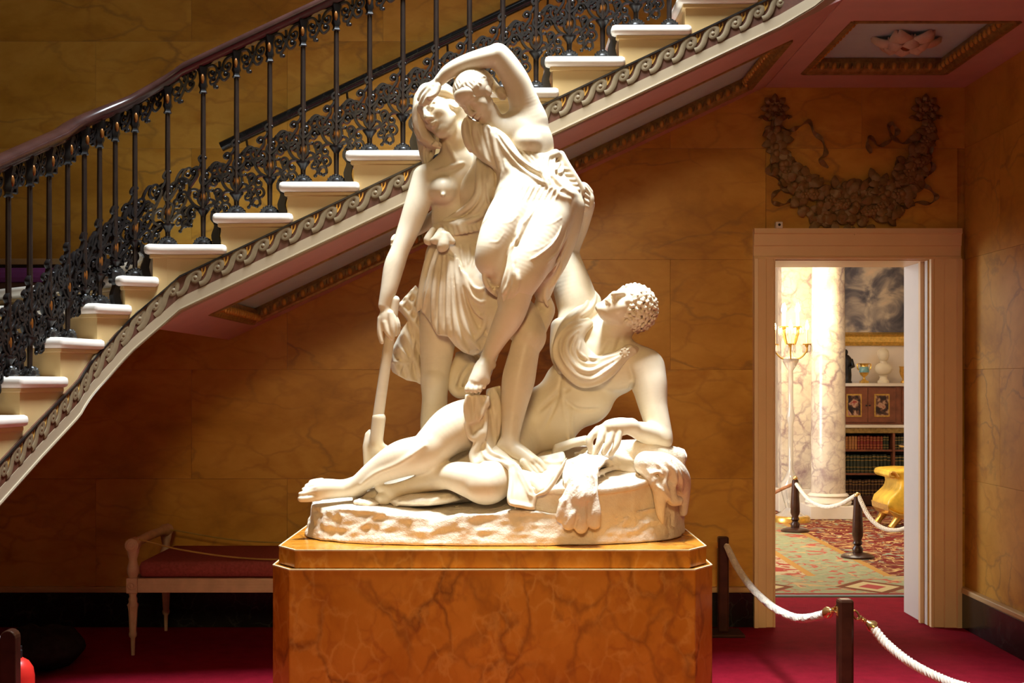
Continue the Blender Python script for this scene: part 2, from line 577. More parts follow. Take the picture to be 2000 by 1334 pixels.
# painted wave band, fascia, bead
sweep('wave_band', [(-.05, -.107), (.012, -.107), (.012, 0), (-.05, 0)], LZ, M['band_ground'], stair)
sweep('band_edge', [(.012, -.006), (.022, -.006), (.022, .004), (.012, .004)], LZ, M['bronze'], stair)
sweep('fascia', [(-.05, -.176), (.020, -.176), (.020, -.162), (.014, -.160), (.014, -.107), (-.05, -.107)], LZ, M['cream_paint'], stair)
sweep('gilt_bead', [(.019, -.170), (.023, -.168), (.019, -.164)], LZ, M['wave_paint'], stair)


# one wave of the running scroll and its gilt leaf (local x = up the flight, z up, y into the stair)
def wave_mesh(slope):
    pitch, h = .113, .096
    m = MB()
    pts = ctr([(-.058, -.086), (-.036, -.088), (-.016, -.072), (-.004, -.042), (.010, -.018), (.034, -.012), (.052, -.028), (.052, -.052), (.036, -.062), (.022, -.052), (.024, -.036), (.036, -.034)], 5)
    wd = [.0155 - .006 * max(0, (i / (len(pts) - 1) - .5)) / .5 for i in range(len(pts))]
    m.tube([(x, 0, z + slope * x) for x, z in pts], wd, 6, True, 0.5)
    m.ball((.034, 0, -.044 + slope * .034), .013, 8, 6, (1, .6, 1))
    return m.mesh('wave_scroll', M['wave_paint'], True)


def leaf_mesh(slope):
    m = MB()
    for a, b in (((.066, -.050), (.046, -.012)), ((.066, -.050), (.066, -.010)), ((.066, -.050), (.084, -.012))):
        p = ctr([a, ((a[0] + b[0]) / 2 - (.006 if b[0] < .06 else -.006 if b[0] > .07 else 0), (a[1] + b[1]) / 2), b], 3)
        m.tube([(x, 0, z + slope * x) for x, z in p], [.006, .006, .0055, .005, .0045, .004, .002], 5, True, .5)
    m.tube([(.066, 0, -.052 + slope * .066), (.066, 0, -.03 + slope * .066)], [.002, .006], 6, True, .6)
    return m.mesh('gilt_leaf', M['gilt'], True)


wmesh = {k: wave_mesh(k) for k in (SLOPE, .95, .43, 0.0)}
lmesh = {k: leaf_mesh(k) for k in (SLOPE, .95, .43, 0.0)}
s = -4.0
while s < 2.0:
    sl = 0.0 if s < -3.4 else SLOPE if s < .02 else .95 if s < .55 else .43
    x, y, hx, hy = pth(s)
    p = at(s, .013, LZ(s))
    rz = math.atan2(-hy, -hx)
    link('wave_scroll', wmesh[sl], stair, p, (0, 0, rz))
    link('gilt_leaf', lmesh[sl], stair, p, (0, 0, rz))
    s += .113 if not (0.02 <= s < .55) else .085

# soffit of the straight flight with its coffer, and the winder soffit
SOF = lambda x, y=0: LZ(-(x - XT)) - .176 if x > XT else LZ(0) - .176 + SLOPE * (x - XT)
CF = (-1.60, 1.56, 7.25, 8.45)
plate('soffit', [(-1.80, 6.76), (1.40, 6.70), (1.62, 6.70), (1.703, 6.70), (1.703, 8.699), (-1.80, 8.699)], [[(CF[0], CF[2]), (CF[0], CF[3]), (CF[1], CF[3]), (CF[1], CF[2])]],
      lambda x, y: 2.128 - .176 + SLOPE * (x - XT), .03, M['pink_plaster'], stair)
SZ = lambda x: 2.128 - .176 + SLOPE * (x - XT)
m = MB().add([(CF[0] - .05, CF[2] - .05, SZ(CF[0] - .05) + .085), (CF[1] + .05, CF[2] - .05, SZ(CF[1] + .05) + .085), (CF[1] + .05, CF[3] + .05, SZ(CF[1] + .05) + .085), (CF[0] - .05, CF[3] + .05, SZ(CF[0] - .05) + .085)], [(0, 1, 2, 3)])
m.build('coffer_panel', M['blue_plaster'], stair)
rows_w = []
for i in range(13):
    s_ = .17 + .45 * i / 12
    z = LZ(s_) - .16
    rows_w.append([at(s_, -.02 - 1.95 * k / 4, z) for k in range(5)])
MB().grid(rows_w).build('winder_soffit', M['pink_plaster'], stair, smooth=True)

eggm = MB().ball((0, 0, 0), .021, 10, 6, (.75, .9, 1.15)).mesh('egg', M['gilt'], True)


def egg_bar(name, a, b, parent, sp, inward):
    """moulding bar from a to b with eggs along its face; inward = horizontal unit towards the coffer centre"""
    a, b = Vector(a), Vector(b)
    d = (b - a); L = d.length; d.normalize()
    up = Vector((0, 0, 1))
    m = MB()
    prof = [(-.012, -.008), (.016, -.008), (.022, .006), (.040, .022), (.044, .060), (.036, .088), (-.012, .088)]
    vs = []
    for e in (a, b):
        for o, z in prof: vs.append(e + inward * o + up * z)
    n = len(prof)
    m.add(vs, [(k, (k + 1) % n, (k + 1) % n + n, k + n) for k in range(n)] + [tuple(range(n)), tuple(range(n, 2 * n))])
    bar = m.build(name, M['dull_gilt'], parent)
    n = int(L / sp)
    for i in range(n):
        p = a + d * (L * (i + .5) / n) + inward * .046 + up * .036
        link('egg', eggm, bar, p)
    k = MB()
    for i in range(n + 1):
        p = a + d * (L * i / n) + inward * .043 + up * .036
        k.add([p + d * .007 - up * .02, p - d * .007 - up * .02, p - d * .004 + up * .02, p + d * .004 + up * .02, p + inward * .014], [(0, 1, 4), (1, 2, 4), (2, 3, 4), (3, 0, 4), (3, 2, 1, 0)])
    kk = k.build('darts', M['dull_gilt'], bar)
    kk['kind'] = 'stuff'
    return bar


Vx, Vy = Vector((1, 0, 0)), Vector((0, 1, 0))
egg_bar('egg_moulding', (CF[0], CF[3], SZ(CF[0])), (CF[1], CF[3], SZ(CF[1])), stair, .0655, -Vy)
egg_bar('egg_moulding', (CF[0], CF[2], SZ(CF[0])), (CF[0], CF[3], SZ(CF[0])), stair, .0655, Vx)
egg_bar('egg_moulding', (CF[1], CF[2], SZ(CF[1])), (CF[1], CF[3], SZ(CF[1])), stair, .0655, -Vx)
egg_bar('egg_moulding', (CF[0], CF[2], SZ(CF[0])), (CF[1], CF[2], SZ(CF[1])), stair, .0655, Vy)

# ------------------------------------------------------------------ landing ceiling with coffer and rosette
CZ = 3.52
outer = [(1.705, 8.699), (3.008, 8.699), (3.008, 0.6), (1.68, 0.6), (1.68, 6.4), (1.64, 6.55), (1.59, 6.61), (1.705, 6.702)]  # near part is out of view, lengthened to shade the wall around the garland
LC = (1.86, 2.75, 7.1, 8.3)
ceil = plate('ceiling', outer, [[(LC[0], LC[2]), (LC[0], LC[3]), (LC[1], LC[3]), (LC[1], LC[2])]], lambda x, y: CZ, .03, M['pink_plaster'])
struct(tag(ceil, 'pink plaster ceiling under the upper landing', 'ceiling'))
MB().box(LC[0] - .05, LC[1] + .05, LC[2] - .05, LC[3] + .05, CZ + .09, CZ + .12).build('coffer_panel', M['blue_plaster'], ceil)
MB().box(1.72, 3.0, 0.7, 8.69, CZ + .3, CZ + .36).build('landing_slab', M['cream_stone'], ceil)
egg_bar('egg_moulding', (LC[0], LC[3], CZ), (LC[1], LC[3], CZ), ceil, .07, -Vy)
egg_bar('egg_moulding', (LC[1], LC[2], CZ), (LC[1], LC[3], CZ), ceil, .07, -Vx)
egg_bar('egg_moulding', (LC[0], LC[2], CZ), (LC[0], LC[3], CZ), ceil, .07, Vx)
egg_bar('egg_moulding', (LC[0], LC[2], CZ), (LC[1], LC[2], CZ), ceil, .07, Vy)

ros = tag(empty('ceiling_rosette', (2.35, 7.78, CZ + .09)), 'plaster flower rosette with gilt centre on the blue ceiling coffer', 'rosette')


def petal(L, w, lift, curl):
    m = MB()
    rows_ = []
    for j in range(7):
        t = j / 6
        r = .02 + L * t
        ww = w * math.sin(PI * min(1, .18 + .78 * t)) ** .8
        z = -lift * math.sin(PI * t * .8) + curl * t * t * .02
        rows_.append([(r, ww * (k / 2 - 1), z + .018 * abs(k / 2 - 1) * t - .012 * (1 - abs(k / 2 - 1))) for k in range(5)])
    m.grid(rows_)
    me = m.mesh('petal', M['rosette_plaster'], True)
    return me


for ring, (n, L, w, lift) in enumerate(((6, .185, .078, .06), (6, .12, .055, .09))):
    pm = petal(L, w, lift, 1)
    for i in range(n):
        o = link('petal', pm, ros, (0, 0, 0), (0, 0, 2 * PI * (i + .5 * ring) / n))
        md = o.modifiers.new('thick', 'SOLIDIFY'); md.thickness = .012
MB().lathe([(.055, 0), (.05, -.03), (.035, -.06), (.02, -.075), (.006, -.08)], 12, flute=6, fd=.25).build('flower_centre', M['amber_gilt'], ros, smooth=True)

# ------------------------------------------------------------------ balustrade
bal = tag(empty('balustrade', (0, 0, 0)), 'black bronze scrollwork balustrade with slim shafts and dark wooden handrail', 'balustrade')
K = 1 / 388.0   # metre per pixel on the string plane


def rail_sweep(name, prof, mat, parent):
    return sweep(name, [(o - .06, z) for o, z in prof], RZ, mat, parent)


rail_sweep('handrail', [(.042, -.012), (.046, .006), (.036, .024), (.014, .034), (-.014, .034), (-.036, .024), (-.046, .006), (-.042, -.012), (-.028, -.024), (-.022, -.036), (.022, -.036), (.028, -.024)], M['rail_wood'], bal)

UNIT = [
    [(-6, 2), (-20, 12), (-29, 29), (-27, 47), (-30, 60), (-41, 66), (-51, 58), (-50, 48), (-41, 46), (-37, 53), (-42, 57)],
    [(-29, 29), (-25, 40), (-14, 40), (-7, 31), (-11, 23), (-18, 25), (-16, 31)],
    [(-27, 47), (-20, 56), (-12, 68), (-12, 78), (-19, 82), (-25, 76), (-21, 71), (-18, 74)],
    [(-29, 29), (-36, 38), (-47, 36), (-51, 26), (-45, 20), (-39, 25), (-43, 29)],
    [(-41, 46), (-46, 42), (-44, 36)], [(-30, 60), (-36, 56), (-40, 64)],
    [(5, 2), (18, 6), (30, 16), (36, 28), (30, 36), (22, 33), (23, 26), (28, 27)],
    [(-7, 0), (-13, 6), (-24, 5), (-30, -5), (-26, -15), (-18, -14), (-17, -7), (-22, -6)],
    [(7, 0), (13, 6), (24, 5), (30, -5), (26, -15), (18, -14), (17, -7), (22, -6)],
    [(-26, -15), (-29, -22), (-24, -30)], [(26, -15), (29, -22), (24, -30)], [(-29, -22), (-34, -27)], [(29, -22), (34, -27)],
    [(-12, 78), (-6, 84), (-4, 92)], [(-51, 58), (-57, 52)], [(20, 6), (20, 14), (12, 18)],
]
UNIT += [[(33, -2), (40, 6), (50, 4), (54, -6), (48, -13), (41, -9), (44, -3)], [(30, -22), (36, -14), (44, -16), (46, -26), (40, -30)],
         [(33, 62), (28, 74), (34, 84), (43, 82), (44, 73), (38, 72)], [(33, 62), (42, 58), (50, 64), (48, 72)], [(-33, 8), (-40, 2), (-38, -8), (-30, -8)], [(-34, -14), (-42, -20), (-40, -30), (-33, -28)],
         [(14, 70), (20, 82), (28, 88), (34, 84)], [(-4, 92), (-8, 100), (-2, 106), (4, 100)]]
UNIT += [[(x * .86 + 66, z * .9 + 24) for x, z in [(-29, 29), (-18, 33), (-8, 44), (-10, 56), (-19, 58), (-22, 50), (-17, 47)]],
         [(0, 4), (-9, 16), (-10, 30), (-3, 40), (0, 46)], [(0, 4), (9, 16), (10, 30), (3, 40), (0, 46)],
         [(0, 46), (-6, 56), (-2, 66), (6, 66), (8, 58), (3, 56)], [(0, 46), (10, 52), (18, 62), (16, 72), (8, 74), (7, 67)],
         [(-51, 26), (-57, 20), (-55, 12), (-48, 12)], [(18, 62), (26, 60), (30, 52)]]
FRZ = [
    [(4, -6), (12, -3), (22, -7), (27, -18), (22, -28), (13, -27), (11, -18), (17, -15), (19, -20)],
    [(61, -6), (53, -3), (43, -7), (38, -18), (43, -28), (52, -27), (54, -18), (48, -15), (46, -20)],
    [(27, -18), (32, -30), (24, -42), (15, -40), (14, -33), (20, -32)],
    [(38, -18), (33, -30), (40, -44), (49, -42), (50, -35), (44, -34)],
    [(24, -42), (22, -50), (27, -52)], [(32, -4), (32, -16)],
]


def scroll_mesh(name, curves, slope, r0):
    m = MB()
    for c in curves:
        pts = ctr(c, 4)
        n = len(pts)
        big = len(c) > 5
        rr = [K * r0 * (1.0 - (.4 * i / (n - 1) if big else .35 * abs(i / (n - 1) - .2))) for i in range(n)]
        m.tube([(x * K, 0, (z + slope * x) * K) for x, z in pts], rr, 5, True, 1.7)
        x, z = c[-1]
        m.ball((x * K, 0, (z + slope * x) * K), K * (5.0 if big else 3.8), 6, 4)
    return m.mesh(name, M['bronze'], True)


SCR = {k: scroll_mesh('scroll_panel', UNIT, .12 if k < .9 else .7, 3.7) for k in (SLOPE, .95)}
FRI = {k: scroll_mesh('scroll_frieze', FRZ, k, 3.5) for k in (SLOPE, .95)}
leafm = MB().ball((0, 0, 0), 1, 10, 8, (6.5 * K, 5.5 * K, 17 * K)).mesh('amber_leaf', M['amber_gilt'], True)
vasem = MB().lathe([(4 * K, -30 * K), (5 * K, -26 * K), (4 * K, -20 * K), (6 * K, -12 * K), (11 * K, -5 * K), (14 * K, -1 * K), (14 * K, 1 * K), (5 * K, 2 * K)], 10).mesh('vase', M['bronze'], True)
capm = MB().lathe([(6.5 * K, -52 * K), (9 * K, -50 * K), (7 * K, -46 * K), (7 * K, -42 * K), (10 * K, -36 * K), (8 * K, -28 * K), (9 * K, -14 * K), (13 * K, -4 * K), (13 * K, 0)], 10, flute=5, fd=.2).mesh('capital', M['bronze'], True)
camb = MB().ball((0, -7 * K, -24 * K), 1, 8, 6, (4 * K, 4 * K, 10 * K)).mesh('amber_bud', M['amber_gilt'], True)
pm_ = MB()
for a in range(9):
    t = PI * (a + .5) / 9
    for y_ in (-1, 1):
        pm_.tube([(0, 0, 0), (math.cos(t) * .026, y_ * .014, math.sin(t) * .022 + .012), (math.cos(t) * .047, y_ * .022, math.sin(t) * .044)], [.005, .010, .006], 5)
pm_.ball((0, 0, .008), .028, 10, 6, (1.4, 1, 1.1))
palm = pm_.mesh('palmette', M['bronze'], True)

ns = [n[0] for n in nos]; nz = [n[1] for n in nos]


def s_of_px(px):
    best = min((abs((lambda p: CX + p.x * F_PX / p.y)(at(ss, -.06, 0)) - px), ss) for ss in [i * .004 - 3.6 for i in range(1500)])
    return best[1]


bs = [-((px - CX) / (F_PX / 6.76) - XT) for px in range(332, 1400, 65)][::-1] + [s_of_px(px) for px in (263, 226, 195, 165, 132, 96, 58, 16, -30, -80)]
for s in bs:
    x, y, hx, hy = pth(s)
    rz = math.atan2(-hy, -hx)
    k = max(i for i in range(len(nos)) if ns[i] >= s - 1e-6 and (i == 0 or ns[i - 1] < s) or i == 0)
    for i in range(len(nos)):
        if s <= ns[i]: k = i; break
    zt = nz[k]
    zl = float(np.interp(s, ns, nz))
    zr = RZ(s) - .036
    sl = .95 if 0 < s < .5 else SLOPE
    base = at(s, -.06, zl + .059)
    b = MB().lathe([(.014, zt - (zl + .059)), (.012, zt - (zl + .059) + .02), (.0145, .02), (.0135, (zr - zl - .059) * .5), (.0125, zr - zl - .059 - .1), (.012, zr - zl - .059)], 8, flute=0).build('baluster', M['bronze_shaft'], bal, smooth=True, loc=base)
    link('vase', vasem, b)
    link('capital', capm, b, (0, 0, zr - zl - .059))
    o = link('amber_bud', camb, b, (0, 0, zr - zl - .059), (0, 0, rz)); tag(o, 'amber coloured gilt bud')
    o = link('amber_leaf', leafm, b, (0, 0, 24 * K)); tag(o, 'amber coloured gilt leaf')
    link('palmette', palm, b, (0, 0, zt - zl - .059), (0, 0, rz))
    link('scroll_panel', SCR[sl], bal, base, (0, 0, rz))
    link('scroll_frieze', FRI[sl], bal, Vector((base.x, base.y, zr)), (0, 0, rz))

# dark console plates closing each tread end below the next riser
for i in range(2, len(nos) - 4):
    sk, zk = nos[i]
    su = nos[i - 1][0]
    m = MB()
    pr = ctr([(0, 0), (-.012, .05), (-.004, .10), (-.02, .15), (-.05, .165), (-.055, .13), (-.035, .10), (-.05, .05), (-.04, 0)], 3)
    x, y, hx, hy = pth(su)
    m.prism(pr, 'y', -.02, .02)
    m.build('tread_console', M['bronze'], bal, loc=at(su - .035, -.045, zk), rot=(0, 0, math.atan2(-hy, -hx)))
# crimson stair runner, one fold of carpet on each step
run = tag(empty('stair_runner', (0, 0, 0)), 'crimson stair runner carpet lying on the treads', 'carpet')
for i, (sk, zk) in enumerate(nos[:8]):
    su = nos[i - 1][0] if i else sk - .334
    q = strip(su - .045, sk - .01, -.28, 1.7, 2)
    MB().prism(q, 'z', zk + .001, zk + .012).build('tread_strip', M['red_fabric'], run)
    q2 = strip(su - .045, su - .035, -.28, 1.7, 1)
    MB().prism(q2, 'z', zk + .012, zk + .107).build('riser_strip', M['red_fabric'], run)

# wall handrail on the far side of the stair
wh = tag(empty('wall_handrail', (0, 8.6, 0)), 'black handrail fixed along the marble wall behind the balusters', 'handrail')
pa, pb = P(432, 287, 8.6), P(1250, -101, 8.6)
d = pb - pa
m = MB(); m.tube([pa + d * t - Vector((0, 8.6, 0)) for t in (0, .25, .5, .75, 1)], .032, 10, True)
m.build('rail', M['black_marble'], wh, smooth=True)
for t in (.06, .3, .54, .78):
    q = pa + d * t - Vector((0, 8.6, 0))
    MB().tube([q + Vector((0, .0, -.02)), q + Vector((0, .03, -.06)), q + Vector((0, .098, -.06))], .008, 6).build('bracket', M['bronze'], wh, smooth=True)
# ledge on the half-landing wall behind the lower balusters
lg = tag(empty('landing_bench', (-2.9, 8.3, 2.127)), 'purple velvet bench on the half landing behind the lower balusters', 'bench')
MB().box(-.75, .22, -.22, .2, 0.075, .165).build('cushion', M['purple_velvet'], lg, bevel=.03)
MB().box(-.75, .22, -.2, .18, 0.0, .075).build('bench_frame', M['dark_wood'], lg, bevel=.004)
lb = MB().box(-4.58, -1.9, 8.672, 8.699, WZ(600), WZ(518)).build('baseboard_landing', M['black_marble'])
struct(tag(lb, 'black marble baseboard with pale cap along the half landing', 'baseboard'))
MB().box(-4.58, -1.9, 8.664, 8.699, WZ(518), WZ(506)).build('cap_moulding', M['cream_stone'], lb, bevel=.004)
# ------------------------------------------------------------------ pedestal
ped = tag(empty('pedestal', (-.05, 6.16, 0)), 'golden brown veined marble pedestal under the white figure group', 'pedestal')


def octa(hw, hd, cx_, cy_):
    return [(-hw + cx_, -hd), (hw - cx_, -hd), (hw, -hd + cy_), (hw, hd - cy_), (hw - cx_, hd), (-hw + cx_, hd), (-hw, hd - cy_), (-hw, -hd + cy_)]


MB().prism(octa(.91, .63, .09, .14), 'z', .824, .90).build('top_slab', M['pedestal_marble'], ped, bevel=.004)
MB().prism(octa(.932, .652, .092, .142), 'z', .06, .822).build('die', M['pedestal_marble'], ped, bevel=.005)
MB().prism(octa(.97, .69, .1, .15), 'z', 0, .06).build('foot_slab', M['pedestal_marble'], ped, bevel=.006)

plain('pale_edge', (0.74, 0.60, 0.34), 0.4, var=0.15, scale=20)  # thin cream strips along the top edges of slab and die
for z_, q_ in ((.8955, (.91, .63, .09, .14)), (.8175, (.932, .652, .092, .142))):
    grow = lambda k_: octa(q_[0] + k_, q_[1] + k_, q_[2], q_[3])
    plate('arris_strip', grow(.0015), [grow(-.005)], lambda x, y, z_=z_: z_, .0055, M['pale_edge'], ped)

# ------------------------------------------------------------------ bench under the stair
bn = tag(empty('bench', (-2.17, 7.78, 0)), 'pale carved wooden bench with red cushion against the wall', 'bench')
BL, BD = 1.85, .76
bp = M['bench_paint']


def bench_leg(x, y, front=True):
    MB().lathe([(.010, 0), (.014, .10), (.022, .11), (.024, .125), (.020, .14), (.026, .26), (.030, .285), (.034, .295), (.024, .31), (.026, .33), (.020, .345), (.028, .37)], 16, (x, y, 0), flute=8, fd=.12).build('leg', bp, bn, smooth=True)


for x in (0, BL):
    for y in (0, BD): bench_leg(x, y)
    for y in (0, BD):
        MB().box(x - .032, x + .032, y - .032, y + .032, .365, .455).build('corner_block', bp, bn, bevel=.004)
        MB().lathe([(.024, .455), (.034, .48), (.036, .51), (.026, .54), (.024, .56), (.034, .60), (.038, .63)], 14, (x, y, 0)).build('arm_post', bp, bn, smooth=True)
    m = MB(); m.tube([(x, -.035 + (BD + .07) * t, .645 + .012 * math.sin(PI * t)) for t in [i / 12 for i in range(13)]], [.040] * 2 + [.027] * 9 + [.040] * 2, 14)
    m.build('arm_roll', bp, bn, smooth=True)
    m = MB(); m.lathe([(.034, 0), (.034, .006), (.026, .010), (.024, .006), (.014, .007), (.012, .014), (.004, .016)], 16)
    m.build('roll_rosette', bp, bn, smooth=True, loc=(x, -.036, .645), rot=(PI / 2, 0, 0))
    m = MB(); m.lathe([(.026, 0), (.026, .004), (.018, .008), (.012, .004), (.004, .009)], 12)
    m.build('block_rosette', bp, bn, smooth=True, loc=(x, -.033, .41), rot=(PI / 2, 0, 0))
for y in (0, BD):
    r = MB().box(.032, BL - .032, y - .018, y + .018, .368, .45).build('seat_rail', bp, bn, bevel=.003)
    for k in range(4):
        MB().box(.04, BL - .04, y - .0215, y - .018, .382 + .017 * k, .390 + .017 * k).build('reed', bp, r)
for x in (0, BL):
    MB().box(x - .018, x + .018, .032, BD - .032, .368, .45).build('end_rail', bp, bn, bevel=.003)
MB().box(.03, BL - .03, -.005, BD + .005, .45, .55).build('cushion', M['red_fabric'], bn, smooth=True, bevel=.035)


def cord(name, pts, r, mat, label, cat):
    m = MB(); m.tube(ctr(pts, 8), r, 6)
    return tag(m.build(name, mat, smooth=True), label, cat)


cord('gold_rope', [(-2.17, 8.5, .66), (-1.7, 8.5, .585), (-1.25, 8.49, .572), (-.8, 8.5, .59), (-.34, 8.5, .66)], .005, M['gold_cord'], 'thin gold rope drooping between the rear arm ends of the bench', 'rope')
cord('gold_rope', [(-2.14, 7.80, .675), (-1.9, 7.80, .615), (-1.55, 7.80, .567), (-1.2, 7.8, .558), (-.8, 7.8, .59), (-.34, 7.8, .675)], .005, M['gold_cord'], 'thin gold rope drooping across the front of the red bench cushion', 'rope')

# dark bundle under the stairs
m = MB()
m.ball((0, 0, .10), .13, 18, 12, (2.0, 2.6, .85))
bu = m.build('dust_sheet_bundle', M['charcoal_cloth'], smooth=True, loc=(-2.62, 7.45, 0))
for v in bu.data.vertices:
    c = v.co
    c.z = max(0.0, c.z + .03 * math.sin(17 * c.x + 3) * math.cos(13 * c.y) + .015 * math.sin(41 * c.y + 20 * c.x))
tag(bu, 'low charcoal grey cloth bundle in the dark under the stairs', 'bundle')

# wooden barrier and extinguisher in the lower left corner
wbx = tag(empty('wooden_barrier', (-1.93, 5.2, 0)), 'small wooden barrier with round topped post in the lower left corner', 'barrier')
pr = [(-.032, 0), (.032, 0), (.032, .60)] + [(.032 * math.cos(a), .60 + .032 * math.sin(a)) for a in [PI * i / 8 for i in range(1, 8)]] + [(-.032, .60)]
MB().prism(pr, 'y', -.028, .028).build('post', M['dark_wood'], wbx, bevel=.004)
m = MB(); m.tube([(-.03, 0, .585), (-.30, -.16, .575), (-.6, -.34, .57)], .022, 4); m.build('top_rail', M['dark_wood'], wbx)
m = MB(); m.tube([(-.03, 0, .30), (-.30, -.16, .29), (-.6, -.34, .285)], .016, 4); m.build('lower_rail', M['dark_wood'], wbx)
MB().box(-.05, .05, -.12, .12, 0, .04).build('foot', M['dark_wood'], wbx, bevel=.006)
MB().prism(pr, 'y', -.028, .028).build('post', M['dark_wood'], wbx, bevel=.004, loc=(-.62, -.35, 0))
fe = tag(empty('fire_extinguisher', (-1.985, 5.42, 0)), 'red fire extinguisher standing behind the wooden barrier post', 'extinguisher')
MB().lathe([(.066, 0), (.070, .01), (.070, .40), (.064, .435), (.048, .46), (.024, .475)], 20).build('cylinder', M['red_plastic'], fe, smooth=True)
MB().lathe([(.022, .475), (.022, .505), (.014, .51)], 12).build('valve', M['dark_void'], fe, smooth=True)
MB().box(-.012, .012, -.09, .03, .505, .52).build('handle', M['dark_void'], fe, bevel=.003)

# ------------------------------------------------------------------ stanchions and ropes
def stanchion(x, y, label, h=.62):
    t = tag(empty('barrier_post', (x, y, 0)), label, 'post', 'square wooden barrier posts in the hall')
    MB().box(-.034, .034, -.034, .034, .018, h).build('shaft', M['dark_wood'], t, bevel=.012)
    MB().box(-.12, .12, -.12, .12, 0, .018).build('base', M['dark_wood'], t, bevel=.004)
    for sx in (-1, 1):
        MB().box(sx * .034 - .002, sx * .034 + .002, -.014, .014, h - .075, h - .035).build('plate', M['brass'], t)
    return t


stanchion(1.383, 8.42, 'dark wooden barrier post between pedestal and door frame')
stanchion(1.535, 6.0, 'dark wooden barrier post in front of the doorway holding both white ropes')
stanchion(2.28, 5.35, 'dark wooden barrier post at the far right end of the rope')


def rope(name, pts, r, label, ends=(1, 1), strands=3, turns=34, mat='rope_cotton'):
    pts = [Vector(p) for p in ctr(pts, 14)]
    n = len(pts)
    root = tag(empty(name, tuple(pts[0])), label, 'rope')
    L = [0]
    for i in range(1, n): L.append(L[-1] + (pts[i] - pts[i - 1]).length)
    m = MB()
    tot = L[-1]
    N = int(tot / .009)
    dense = []
    for i in range(N + 1):
        t = tot * i / N
        j = max(k for k in range(n) if L[k] <= t + 1e-9); j = min(j, n - 2)
        q = (t - L[j]) / max(1e-9, L[j + 1] - L[j])
        dense.append((t, pts[j].lerp(pts[j + 1], q), (pts[j + 1] - pts[j]).normalized()))
    for k in range(strands):
        ps = []
        for t, p, tg in dense:
            b = tg.cross(Vector((0, 0, 1))).normalized(); c = tg.cross(b)
            a = 2 * PI * (k / strands + t / .055)
            ps.append(p + (b * math.cos(a) + c * math.sin(a)) * r * .52 - pts[0])
        m.tube(ps, r * .56, 6)
    rp = m.build('twisted_strands', M[mat], root, smooth=True)
    rp['kind'] = 'stuff'
    return root, pts


p1 = [P(1419, 1066, 8.40), P(1440, 1108, 8.05), P(1470, 1150, 7.6), P(1510, 1186, 7.1), P(1556, 1207, 6.6), P(1600, 1203, 6.2), P(1618, 1196, 6.08)]
r1, _ = rope('barrier_rope', p1, .021, 'thick white twisted rope hanging in front of the open doorway')
p2 = [P(1702, 1222, 5.98), P(1730, 1256, 5.92), P(1775, 1292, 5.8), P(1830, 1322, 5.68), P(1885, 1342, 5.55), P(1960, 1350, 5.42), P(2040, 1330, 5.36), P(2085, 1285, 5.35)]
r2, _ = rope('barrier_rope', p2, .021, 'thick white twisted rope running down to the lower right corner')


def hook(root, a, b, mid):
    """brass rope end: ferrule, coil and snap hook from rope end a to post eye b"""
    a, b = Vector(a), Vector(b)
    o = Vector(root.location)
    d = (b - a)
    m = MB(); m.tube([a - d * .15 - o, a - o, a + d * .22 - o], [.026, .027, .012], 12); m.build('ferrule', M['brass'], root, smooth=True)
    m = MB()
    pts = []
    for i in range(40):
        t = i / 39
        p = a + d * (.2 + .45 * t)
        u = d.normalized().cross(Vector((0, 1, 0))).normalized(); w = d.normalized().cross(u)
        ang = t * 2 * PI * 4
        pts.append(p + (u * math.cos(ang) + w * math.sin(ang)) * .009 - o)
    m.tube(pts, .004, 5); m.build('coil', M['brass'], root, smooth=True)
    m = MB()
    c = a + d * .8
    pts = [c + (d.normalized() * math.cos(t) + Vector((0, 0, 1)) * math.sin(t)) * .018 - o for t in [2 * PI * i / 20 for i in range(21)]]
    m.tube(pts, .0045, 6); m.build('snap_ring', M['brass'], root, smooth=True)


hook(r1, P(1618, 1196, 6.08), P(1640, 1186, 6.0), None)
hook(r2, P(1702, 1222, 5.98), P(1664, 1196, 6.0), None)

# ------------------------------------------------------------------ garland relief above the door
gar = tag(empty('garland_relief', (W(1660), 8.70, WZ(330))), 'carved bronze coloured garland relief with ribbons above the doorway', 'relief')
GX = lambda px: (px - 1660) * D_WALL / F_PX
GZ = lambda py: -(py - 330) * D_WALL / F_PX
rb = M['relief_bronze']


def leaf_shape(L, w, seed):
    rows_ = []
    r_ = random.Random(seed)
    for j in range(6):
        t = j / 5
        ww = w * math.sin(PI * (t * .92 + .06)) ** .8
        rows_.append([(L * t, -.012 * math.sin(PI * t) - .006 * (1 - abs(k - 1)) + (.006 * r_.uniform(-1, 1)), ww * (k - 1)) for k in range(3)])
    m = MB().grid(rows_)
    m.grid([[(x, 0.004, z) for x, y, z in r] for r in rows_])
    return m.mesh('leaf', rb, True)


